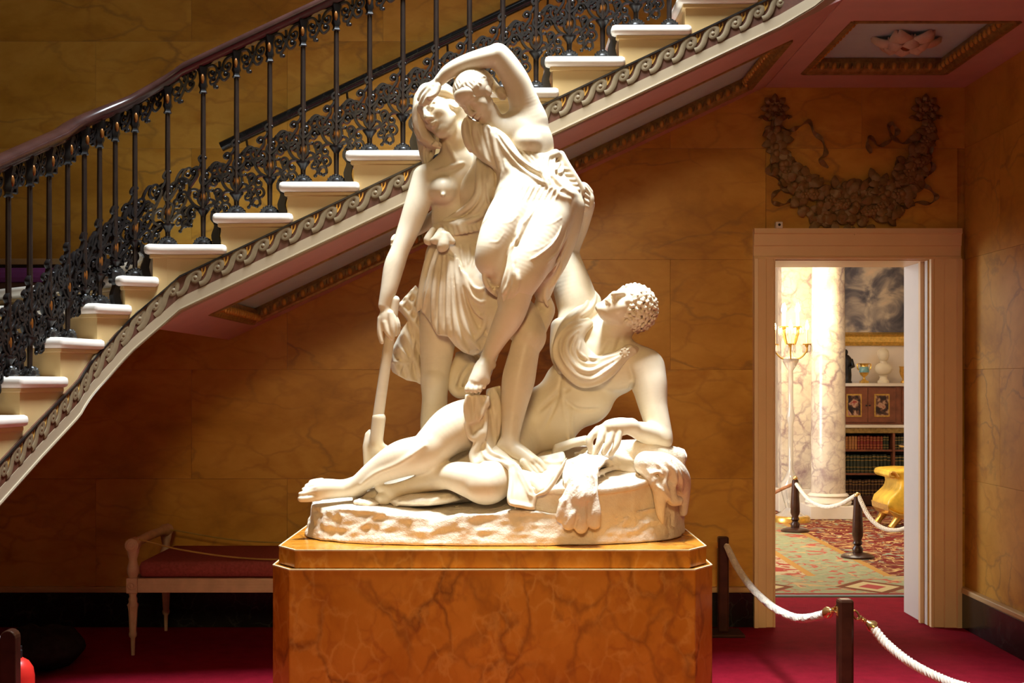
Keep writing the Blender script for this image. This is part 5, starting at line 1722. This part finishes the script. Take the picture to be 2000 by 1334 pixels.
# thighs under thin cloth
BD.chain([(1022, 395, 5.97, 54), (990, 440, 5.89, 47), (966, 484, 5.84, 36), (960, 508, 5.84, 31)], .03)
BD.chain([(960, 508, 5.84, 30), (975, 545, 5.90, 22), (985, 570, 5.95, 20)], .02)
BD.chain([(1075, 402, 5.99, 52), (1058, 445, 5.92, 52), (1038, 500, 5.85, 46), (1018, 545, 5.82, 37), (1005, 572, 5.83, 31), (998, 586, 5.84, 27)], .03)
BD.chain([(1108, 405, 6.05, 34), (1098, 450, 6.03, 34), (1080, 500, 6.0, 32), (1062, 540, 5.98, 28), (1060, 575, 5.99, 16)], .03)
for pts, r in (([(1050, 400), (1032, 425), (1018, 455), (1002, 480), (988, 500)], 4), ([(1030, 425), (1020, 440), (1012, 462), (1008, 476)], 3.2), ([(1020, 430), (1012, 448), (1006, 465)], 3), ([(1000, 480), (994, 520), (984, 560), (985, 590)], 6), ([(1008, 485), (1002, 520), (994, 555), (982, 575)], 5),
               ([(1003, 520), (1004, 545), (1000, 565), (990, 585)], 4.5), ([(1012, 530), (1012, 555), (1004, 575), (992, 592)], 4), ([(1100, 440), (1080, 475), (1050, 500), (1035, 508)], 2.5), ([(1108, 450), (1090, 490), (1060, 520)], 2.5),
               ([(1108, 470), (1090, 505), (1068, 535)], 4), ([(1095, 500), (1080, 530), (1062, 550)], 4), ([(1098, 520), (1086, 545), (1074, 565)], 4), ([(1066, 555), (1064, 580), (1070, 600)], 4), ([(944, 530), (950, 555), (972, 580)], 5), ([(950, 545), (962, 560), (980, 568)], 3.5),
               ([(940, 440), (948, 430), (960, 418)], 2)):
    BD.stroke(pts, r, r * .8, .2)
for k_ in range(10):
    x_ = 990 + 11 * k_
    BD.stroke([(x_ + 12, 350 + 2 * k_), (x_ + 4, 372), (x_ - 8, 396)], 1.8, 2, .1)
for k_ in (1, 4):
    BD.stroke([(1104 - 5 * k_, 410 + 14 * k_), (1085 - 7 * k_, 420 + 16 * k_), (1062 - 8 * k_, 424 + 17 * k_)], 1.3, 1.6, -.35)
    BD.stroke([(1020 - 9 * k_, 408 + 12 * k_), (1008 - 9 * k_, 420 + 13 * k_), (988 - 8 * k_, 424 + 12 * k_)], 1.3, 1.6, -.35)
BD.mesh('dress', fig_b)

# ================================================================== reclining man
C = Fld(570, 1330, 5.58, 6.5, 350, 1006, .0043)
C.pell(1182, 712, 6.2, 72, 58, 46, .04, 30)
C.pell(1130, 765, 6.19, 72, 66, 48, .05, 35)
C.pell(1070, 815, 6.18, 66, 62, 46, .05, 30)
C.pell(1005, 850, 6.17, 62, 54, 48, .05)
C.chain([(1255, 720, 6.13, 40), (1190, 690, 6.18, 44), (1130, 640, 6.27, 44)], .03)
C.pell(1205, 728, 6.11, 46, 34, 20, .03, 10)
C.pell(1150, 705, 6.13, 44, 36, 22, .03, 40)
# neck and head
C.chain([(1192, 690, 6.18, 42), (1200, 655, 6.15, 32), (1212, 630, 6.12, 33)], .03)
HC = (P(1221, 604, 6.09), (-.27, -.70, .66), (.90, .04, .43), .262)
head(C, *HC)
# left arm resting on the plinth
C.chain([(1258, 722, 6.12, 40), (1268, 750, 6.09, 35), (1276, 795, 6.06, 28), (1288, 842, 6.03, 24), (1291, 858, 6.02, 22)], .025)
C.chain([(1289, 858, 6.02, 22), (1262, 846, 5.97, 21), (1238, 838, 5.92, 15)], .02)
C.pell(1205, 835, 5.885, 32, 18, 12, .018, -12)
C.chain([(1232, 832, 5.91, 16), (1190, 834, 5.87, 14)], .015)
toes(C, [[(1168, 840, 5.87, 9), (1152, 858, 5.845, 7.5), (1154, 882, 5.84, 6)], [(1180, 842, 5.86, 9), (1170, 866, 5.835, 7.5), (1160, 890, 5.835, 6)], [(1194, 844, 5.86, 9), (1188, 866, 5.835, 7.5), (1179, 884, 5.835, 6)],
         [(1208, 846, 5.865, 8.5), (1204, 868, 5.845, 7), (1193, 887, 5.84, 5.5)], [(1200, 826, 5.88, 9), (1166, 842, 5.88, 8), (1150, 856, 5.88, 6)]])
# raised right arm and hand
C.chain([(1135, 615, 6.28, 42), (1118, 560, 6.3, 38), (1107, 510, 6.3, 29), (1107, 485, 6.3, 26), (1122, 445, 6.28, 26), (1138, 415, 6.24, 20), (1145, 400, 6.2, 17)], .025)
C.pell(1143, 392, 6.15, 18, 22, 14, .015, 10)
toes(C, [[(1146, 378, 6.13, 7.5), (1138, 366, 6.1, 6.5), (1126, 370, 6.07, 5.5)], [(1145, 386, 6.12, 7), (1134, 377, 6.08, 6), (1124, 382, 6.06, 5)], [(1145, 396, 6.11, 7), (1133, 390, 6.07, 6), (1124, 396, 6.05, 5)],
         [(1145, 405, 6.11, 7), (1135, 402, 6.07, 6), (1126, 408, 6.05, 5)], [(1152, 376, 6.15, 7), (1143, 363, 6.13, 6), (1136, 360, 6.11, 5)]])
# near leg stretched to the left
C.chain([(985, 838, 6.12, 50), (940, 828, 6.02, 52), (890, 836, 5.95, 48), (850, 868, 5.91, 40), (832, 884, 5.90, 37), (785, 896, 5.91, 36), (742, 917, 5.92, 27), (705, 942, 5.93, 19), (692, 950, 5.94, 18)], .03)
C.pell(842, 876, 5.845, 22, 20, 10, .02)
C.chain([(700, 952, 5.96, 18), (660, 955, 5.94, 18), (622, 958, 5.92, 18)], .02)
C.pell(632, 954, 5.93, 34, 18, 22, .02, -4)
toes(C, [[(622, 968, 5.91, 11), (600, 973, 5.89, 8), (588, 974, 5.885, 7)], [(616, 957, 5.90, 9), (597, 963, 5.89, 6), (587, 965, 5.885, 5)], [(618, 950, 5.915, 8), (601, 954, 5.91, 5.5), (593, 956, 5.905, 4.5)],
         [(622, 945, 5.93, 8), (606, 947, 5.925, 5.5), (599, 949, 5.92, 4.5)], [(628, 941, 5.95, 8), (614, 941, 5.94, 6), (607, 942, 5.94, 5)]])
grooves(C, [[(618, 964), (600, 968), (584, 969.5)], [(618, 955), (602, 958.5), (588, 960.5)], [(620, 948), (606, 950.5), (594, 952.5)], [(625, 944), (611, 944.5), (601, 946)]])
grooves(C, [[(1160, 850), (1162, 868), (1156, 886)], [(1181, 848), (1179, 868), (1171, 888)], [(1199, 852), (1196, 870), (1187, 886)]], 1.8)
# far leg folded under, knee forward
C.chain([(1005, 870, 6.10, 48), (975, 915, 5.90, 46), (952, 946, 5.79, 40), (920, 938, 5.81, 35), (880, 930, 5.87, 27), (845, 938, 5.93, 21), (800, 950, 5.96, 15), (775, 957, 5.95, 14)], .03)
C.pell(935, 955, 5.745, 22, 20, 14, .02)
C.pell(760, 964, 5.935, 20, 18, 16, .015)
C.chain([(752, 955, 5.925, 9), (741, 953, 5.915, 8.5)], .006)
C.chain([(752, 974, 5.92, 13), (744, 974, 5.91, 12)], .006)
# muscles
for pts, r, lf in (([(1108, 700), (1098, 740), (1085, 790), (1062, 840)], 2.5, -.2), ([(1100, 780), (1130, 800), (1170, 800)], 3, -.2), ([(1055, 800), (1090, 770), (1110, 760)], 3, -.2), ([(1225, 770), (1236, 745), (1228, 715)], 4, -.2), ([(1190, 668), (1180, 690), (1168, 700)], 3, -.2), ([(1212, 660), (1206, 680), (1200, 695)], 3, -.2)):
    C.stroke(pts, r, 6, lf, sub=True)
C.stroke([(1098, 742), (1101, 800), (1113, 868)], 5, 3, -.35)
C.stroke([(1118, 800), (1117, 835), (1122, 866)], 4, 3, -.35)
C.stroke([(830, 870), (780, 905), (735, 925), (705, 948)], 3, 9, .2)
fig_c = C.mesh('reclining_man', STAT)
tag(fig_c, 'reclining man propped on one elbow looking up')

CH = Fld(1180, 1292, 5.82, 6.32, 535, 675, .0036)
mc, mf, mu = np.array(HC[0]), unit(HC[1]), np.array(HC[2])
mu = unit(mu - mf * (mu @ mf)); mr = np.cross(mf, mu)
CH.ell(mc - mf * .02 + mu * .042, (.084, .100, .089), .012, [mr, mf, mu])
fx = mf * .80 - mu * .60
CH.cut(lambda X, Y, Z: (X - mc[0]) * fx[0] + (Y - mc[1]) * fx[1] + (Z - mc[2]) * fx[2] - .022)
rr_ = random.Random(3)
for i in range(210):
    a = i * 2.39996; zz = 1 - 2 * (i + .5) / 210
    q = np.array((math.cos(a) * math.sqrt(1 - zz * zz), math.sin(a) * math.sqrt(1 - zz * zz), zz))
    p_ = mc - mf * .02 + mu * .042 + mr * q[0] * .096 + mf * q[1] * .112 + mu * q[2] * .101
    if (p_ - mc) @ fx > .046 or (p_ - mc) @ mu < -.085: continue
    ax = unit(np.cross(q[0] * mr + q[1] * mf + q[2] * mu, (rr_.uniform(-1, 1), rr_.uniform(-1, 1), rr_.uniform(-1, 1))))
    nr = unit(p_ - mc); bx = np.cross(nr, ax)
    CH.chainw([(*(p_ + (ax * math.cos(w_) + bx * math.sin(w_)) * .0105 * (1 - .07 * j_) + nr * .0014 * j_ - nr * .004), .0078) for j_, w_ in enumerate([j * .75 for j in range(8)])], .002, raw=True)
CH.mesh('curly_hair', fig_c, blur=0)

CK = Fld(1065, 1265, 5.85, 6.45, 540, 775, .0042)
rim = [(1156, 572, 6.29, 8), (1160, 590, 6.26, 15), (1146, 610, 6.22, 21), (1122, 630, 6.16, 21), (1104, 658, 6.10, 20), (1100, 690, 6.07, 20), (1114, 718, 6.05, 19), (1140, 734, 6.04, 18), (1168, 732, 6.04, 18), (1192, 718, 6.045, 16), (1212, 700, 6.05, 12), (1222, 690, 6.05, 10)]
CK.chain(rim, .02)
CK.chain([(1150, 632, 6.14, 9), (1132, 648, 6.11, 14), (1124, 670, 6.09, 18), (1140, 698, 6.08, 20), (1165, 712, 6.07, 18), (1195, 702, 6.06, 14), (1215, 692, 6.05, 10)], .02)
CK.chain([(1228, 686, 6.07, 14), (1240, 690, 6.10, 14), (1244, 700, 6.13, 12)], .015)
CK.chain([(1095, 640, 6.2, 20), (1086, 690, 6.16, 12), (1095, 725, 6.12, 8)], .02)
for pts, r in (([(1150, 622), (1112, 636), (1088, 664), (1083, 692), (1098, 722), (1125, 748), (1150, 753), (1185, 740), (1212, 712)], 5), ([(1136, 634), (1104, 652), (1095, 682), (1108, 712), (1132, 735), (1160, 738), (1190, 720), (1216, 698)], 4.5),
               ([(1130, 645), (1108, 668), (1110, 695), (1128, 718), (1152, 725), (1182, 712), (1214, 694)], 4.5), ([(1128, 655), (1118, 680), (1128, 702), (1150, 712), (1176, 704), (1210, 690)], 4), ([(1135, 665), (1130, 685), (1142, 697), (1165, 700), (1195, 694)], 3.5),
               ([(1165, 572), (1155, 600), (1125, 625)], 4), ([(1150, 575), (1142, 600), (1110, 628)], 4), ([(1222, 684), (1234, 680), (1244, 688)], 3.5)):
    CK.stroke(pts, r, r * .7, .35)
for pts in ([(1120, 660), (1113, 685), (1124, 710)], [(1104, 664), (1100, 690), (1116, 720), (1145, 738), (1180, 728)], [(1140, 690), (1160, 706), (1190, 700)]): CK.stroke(pts, 2.5, 2.5, 0, sub=True)
ck = CK.mesh('cloak', fig_c)
BR = Fld(1205, 1235, 5.9, 6.15, 670, 705, .003)
bd_ = CK.front(1221, 690) or 6.02
BR.pell(1220, 689, bd_, 9, 9, 4, .004)
for a in range(8): BR.chain([(1220 + 8 * math.cos(a * PI / 4), 689 + 8 * math.sin(a * PI / 4), bd_ - .004, 2.4), (1220.5 + 8 * math.cos(a * PI / 4), 689 + 8 * math.sin(a * PI / 4), bd_ - .004, 2.4)], .002)
BR.mesh('brooch', fig_c, blur=0)

# lap cloth and the cloth falling over the rock
CL = Fld(895, 1125, 5.55, 6.15, 735, 1010, .0045)
CL.sheet([(908, 770, 5.86), (955, 772, 5.86), (958, 790, 5.86), (945, 806, 5.85), (936, 822, 5.85), (914, 830, 5.845), (908, 805, 5.85)], .022, [(1, .2, .05, .006, 0)])
CL.sheet([(950, 760, 5.95), (978, 752, 5.97), (980, 800, 5.95), (976, 850, 5.93), (968, 880, 5.90), (940, 890, 5.86), (930, 860, 5.85), (945, 815, 5.87)], .025, [(1, .15, .052, .014, .8)])
CL.sheet([(912, 822, 5.86), (948, 815, 5.87), (948, 850, 5.86), (926, 860, 5.845), (916, 850, 5.85)], .02)
CL.chain([(911, 828, 5.835, 6), (917, 850, 5.83, 6), (926, 857, 5.825, 6), (938, 846, 5.83, 6), (944, 842, 5.84, 5)], .008)
CL.sheet([(928, 850, 5.87), (952, 845, 5.88), (958, 905, 5.83), (926, 908, 5.82)], .02, [(1, .2, .05, .005, 0)])
CL.chain([(940, 848, 5.84, 9), (930, 872, 5.83, 8), (922, 890, 5.82, 7), (928, 908, 5.80, 7)], .01)
CL.sheet([(945, 880, 5.86), (975, 876, 5.90), (1008, 900, 5.86), (1000, 918, 5.76), (985, 914, 5.77), (950, 906, 5.79), (925, 908, 5.80)], .03, [(.7, -.7, .06, .006, .3)])
CL.sheet([(985, 906, 5.78), (1003, 900, 5.82), (1022, 925, 5.75), (1044, 966, 5.70), (1048, 972, 5.69), (1044, 994, 5.675), (995, 986, 5.675), (992, 975, 5.68), (997, 930, 5.73)], .024, [(1, .1, .07, .006, 1.2)])
CL.sheet([(1000, 898, 5.84), (1040, 892, 5.93), (1100, 880, 5.93), (1106, 896, 5.82), (1085, 935, 5.74), (1070, 955, 5.71), (1050, 966, 5.70), (1030, 940, 5.73)], .03, [(.8, .5, .09, .006, .2)])
for pts, r in (([(912, 772), (908, 800), (914, 830)], 4), ([(930, 775), (928, 805), (925, 825)], 3), ([(955, 775), (945, 800), (936, 822)], 4), ([(958, 768), (964, 800), (966, 850), (966, 875)], 5), ([(970, 765), (975, 800), (974, 850)], 5), ([(950, 800), (948, 830), (946, 860)], 5),
               ([(948, 862), (960, 884), (985, 896), (1010, 912)], 5), ([(940, 880), (955, 898), (985, 905), (1000, 916)], 4.5), ([(1005, 902), (1022, 930), (1045, 970)], 5), ([(995, 905), (998, 940), (995, 978), (1010, 986)], 5), ([(1108, 892), (1088, 932), (1068, 958), (1046, 968)], 5), ([(1010, 920), (1030, 960), (1040, 972)], 3), ([(1020, 905), (1045, 925), (1065, 940)], 3), ([(996, 984), (1020, 988), (1045, 994)], 5), ([(1060, 900), (1080, 905), (1100, 900)], 4)):
    CL.stroke(pts, r, r * .8, .25)
CL.mesh('lap_cloth', fig_c)

# ================================================================== mattock held by the standing woman
TL = Fld(690, 800, 5.85, 6.1, 570, 925, .004)
TL.chain([(772, 586, 5.975, 9), (755, 700, 5.975, 10.5), (738, 818, 5.975, 11)], .01)
TL.mesh('mattock_handle', STAT)
TS = Fld(690, 800, 5.85, 6.15, 800, 930, .004)
TS.chain([(740, 817, 5.975, 13.5), (735, 862, 5.975, 13), (736, 872, 5.98, 12)], .008)
TS.sheet([(724, 836, 6.03), (714, 846, 6.03), (709, 872, 6.02), (711, 912, 6.01), (735, 916, 6.0), (765, 880, 5.99), (757, 870, 5.99), (748, 866, 5.985), (738, 872, 5.985), (726, 872, 5.99)], .022, [], .02)
TS.mesh('mattock_head', STAT)

# ================================================================== base
RK = Fld(588, 1362, 5.5, 6.72, 960, 1076, .006)
a_, b_, cx_, cy_ = .865, .485, -.05, 6.13


def _noise(X, Y, Z, seed, f, n=7):
    r__ = np.random.RandomState(seed); o = 0
    for i in range(n):
        d_ = r__.normal(size=3); d_ /= np.linalg.norm(d_)
        ff_ = f * (1.55 ** (i / 1.6))
        o = o + np.sin((X * d_[0] + Y * d_[1] + Z * d_[2] * 1.4) * ff_ + r__.uniform(0, 6)) / (1.25 ** i)
    return o / 2.5


def rock(X, Y, Z):
    e = (np.abs((X - cx_) / a_) ** 2.5 + np.abs((Y - cy_) / b_) ** 2.5) ** (1 / 2.5)
    side = (e - 1) * .46 + (Z - .9) * .10
    top = Z - (1.040 + .010 * np.sin(X * 9 + 1) + .02 * np.exp(-((Y - 6.1) / .2) ** 2))
    return np.maximum(np.maximum(side, top), .9003 - Z)


RK.D[...] = .5
RK.cut(lambda X, Y, Z: rock(X, Y, Z)); RK.D = np.minimum(RK.D, .5)
_X = (np.float32(RK.lo[0]) + np.arange(RK.n[0], dtype=np.float32) * np.float32(RK.h))[:, None, None]
_Y = (np.float32(RK.lo[1]) + np.arange(RK.n[1], dtype=np.float32) * np.float32(RK.h))[None, :, None]
_Z = (np.float32(RK.lo[2]) + np.arange(RK.n[2], dtype=np.float32) * np.float32(RK.h))[None, None, :]
_d = rock(_X, _Y, _Z)
_nz = (.013 * np.abs(_noise(_X, _Y, _Z, 3, 13)) + .006 * np.abs(_noise(_X, _Y, _Z, 8, 42)) + .003 * _noise(_X, _Y, _Z, 5, 90, 5)) * np.clip((_Z - .895) / .05, .12, 1)
_d = np.maximum(_d + _nz * np.clip(1.2 - (_Z - 1.02) * 30, .12, 1), .9003 - _Z)
RK.D = _d.astype(np.float32)
rock_o = RK.mesh('rock_base', STAT, 'statue_rock', blur=1)

PB = Fld(985, 1365, 5.55, 6.6, 870, 1072, .005)


def plan(pp, z0, z1, F):
    """prism with plan outline pp [(x, y)]"""
    xs = [p[0] for p in pp]; ys = [p[1] for p in pp]
    X = (np.float32(F.lo[0]) + np.arange(F.n[0], dtype=np.float32) * np.float32(F.h))[:, None]
    Y = (np.float32(F.lo[1]) + np.arange(F.n[1], dtype=np.float32) * np.float32(F.h))[None, :]
    X, Y = np.broadcast_arrays(X, Y)
    d2 = np.full(X.shape, 1e9); sg = np.ones(X.shape); n = len(pp)
    for i in range(n):
        j = (i - 1) % n
        ex, ey = xs[j] - xs[i], ys[j] - ys[i]; wx, wy = X - xs[i], Y - ys[i]
        t = np.clip((wx * ex + wy * ey) / (ex * ex + ey * ey), 0, 1)
        d2 = np.minimum(d2, (wx - ex * t) ** 2 + (wy - ey * t) ** 2)
        c1, c2, c3 = Y >= ys[i], Y < ys[j], ex * wy > ey * wx
        sg = np.where((c1 & c2 & c3) | (~c1 & ~c2 & ~c3), -sg, sg)
    d2 = (np.sqrt(d2) * sg).astype(np.float32)[:, :, None]
    Z = (np.float32(F.lo[2]) + np.arange(F.n[2], dtype=np.float32) * np.float32(F.h))[None, None, :]
    Zs = Z - .28 * np.clip(Y[None, 0, :, None] - 5.70, 0, .5).astype(np.float32)
    return np.maximum(d2, np.maximum(Zs - np.float32(z1), (Z if z0 < .95 else Zs) * -1 + np.float32(z0)))


xy = lambda px, d: ((px - CX) * d / F_PX, d)
pp = [xy(1005, 5.73), xy(1160, 5.685), xy(1240, 5.76), xy(1318, 5.93), xy(1338, 6.12), xy(1325, 6.35), xy(1240, 6.5), xy(1005, 6.5)]
_b = plan(pp, .9003, 1.126, PB)
_X, _Y, _Z = [(np.float32(PB.lo[k]) + np.arange(PB.n[k], dtype=np.float32) * np.float32(PB.h)).reshape([-1 if q == k else 1 for q in range(3)]) for k in range(3)]
_b = _b + .004 * np.abs(_noise(_X, _Y, _Z, 6, 30)) * np.clip((1.1 - _Z) * 20, 0, 1)
cxp, cyp = sum(p[0] for p in pp) / len(pp), sum(p[1] for p in pp) / len(pp)
pp2 = [(cxp + (p[0] - cxp) * 1.034, cyp + (p[1] - cyp) * 1.045) for p in pp]
_s = plan(pp2, 1.116, 1.146, PB)
PB.D = np.minimum(_b, _s).astype(np.float32)
PB.mesh('stone_plinth', STAT, 'statue_rock', blur=1)

LS = Fld(1060, 1365, 5.5, 6.4, 850, 1052, .0045)
# fore paw hanging over the front
LS.sheet([(1100, 900, 5.86), (1150, 880, 5.92), (1190, 895, 5.84), (1168, 920, 5.72), (1168, 960, 5.66), (1110, 965, 5.67), (1098, 935, 5.72)], .03, [(.6, .8, .05, .004, 0)])
LS.chain([(1135, 940, 5.68, 26), (1136, 968, 5.645, 28)], .03)
toes(LS, [[(1116, 965, 5.65, 15), (1104, 990, 5.635, 14), (1097, 1010, 5.64, 12)], [(1128, 975, 5.64, 14), (1116, 1005, 5.62, 14), (1110, 1024, 5.625, 12)], [(1140, 975, 5.635, 14), (1138, 1008, 5.62, 14), (1135, 1030, 5.625, 13)], [(1154, 968, 5.645, 14), (1160, 1000, 5.63, 14), (1161, 1022, 5.635, 12.5)]], .012)
for k_ in range(26):
    x_, y_ = rr_.uniform(1095, 1168), rr_.uniform(935, 1020)
    LS.stroke([(x_, y_), (x_ - 3, y_ + 7), (x_ - 5, y_ + 13)], 2.2, 2, .1)
for pts in ([(1122, 985), (1110, 1005), (1103, 1022)], [(1130, 985), (1127, 1010), (1123, 1030)], [(1149, 980), (1149, 1008), (1148, 1028)]): LS.stroke(pts, 3, 3, 0, sub=True)
# pelt over the plinth top and the animal head at the corner
LS.sheet([(1120, 882, 6.1), (1240, 872, 6.2), (1330, 890, 6.2), (1340, 920, 6.05), (1275, 936, 5.86), (1225, 925, 5.90), (1180, 912, 5.93), (1130, 925, 5.80)], .05, [(.6, .5, .11, .008, 0)], .02)
LS.chain([(1150, 895, 5.95, 22), (1210, 880, 6.02, 20), (1270, 886, 6.0, 26), (1318, 895, 6.05, 22)], .04)
LS.chain([(1095, 978, 5.655, 5), (1130, 950, 5.655, 5), (1165, 927, 5.78, 5), (1200, 914, 5.90, 5), (1240, 912, 5.90, 5), (1268, 925, 5.84, 5)], .008)
LS.chain([(1262, 905, 5.84, 24), (1296, 918, 5.86, 33), (1322, 935, 5.95, 26), (1330, 962, 6.0, 18), (1334, 1000, 6.03, 9)], .03)
LS.chain([(1278, 930, 5.81, 18), (1288, 955, 5.80, 15), (1290, 1000, 5.82, 9), (1294, 1020, 5.84, 4)], .02)
LS.chain([(1303, 950, 5.83, 16), (1312, 974, 5.84, 13), (1325, 978, 5.86, 10)], .015)
for pts, r in (([(1262, 915), (1278, 935), (1270, 950)], 4), ([(1285, 905), (1300, 925), (1298, 945), (1308, 968)], 5), ([(1300, 900), (1318, 925), (1318, 955)], 5), ([(1280, 945), (1296, 962), (1315, 985)], 4), ([(1318, 905), (1330, 935), (1332, 965)], 4), ([(1270, 925), (1286, 922), (1298, 930)], 3.5)): LS.stroke(pts, r, r, .3)
LS.pell(1283, 928, 5.78, 5, 4, 4, .005, sub=True)
for k_ in range(40):
    x_, y_ = rr_.uniform(1130, 1335), rr_.uniform(885, 935)
    LS.stroke([(x_, y_), (x_ + 4, y_ + 5), (x_ + 6, y_ + 11)], 2.2, 2.4, .1)
LS.mesh('animal_pelt', STAT, 'statue_rock')
GC = Fld(680, 1010, 5.7, 6.45, 870, 1005, .005)
GC.chain([(700, 972, 6.0, 12), (760, 968, 6.02, 22), (840, 958, 6.04, 30), (910, 935, 6.06, 46), (980, 915, 6.1, 56)], .04)
GC.chain([(740, 955, 6.1, 16), (810, 938, 6.1, 24), (880, 912, 6.12, 34), (930, 890, 6.14, 40)], .03)
GC.pell(830, 976, 5.92, 70, 12, 40, .03, -3)
GC.pell(715, 982, 5.90, 26, 8, 20, .02, 4)
for k_ in range(60):
    x_, y_ = rr_.uniform(690, 905), rr_.uniform(950, 986)
    GC.stroke([(x_, y_), (x_ - 8, y_ + 4), (x_ - 15, y_ + 5)], 2.4, 2.2, .1, d0=5.95)
GC.mesh('ground_pelt', STAT, 'statue_rock')
# sword hilt block under the hand
SW = Fld(1070, 1170, 5.75, 6.2, 835, 900, .004)
SW.sheet([(1082, 868, 6.04), (1118, 856, 5.98), (1147, 850, 5.95), (1150, 868, 5.93), (1120, 874, 5.94), (1075, 892, 6.0)], .05, [], .01)
SW.mesh('sword_hilt', STAT)
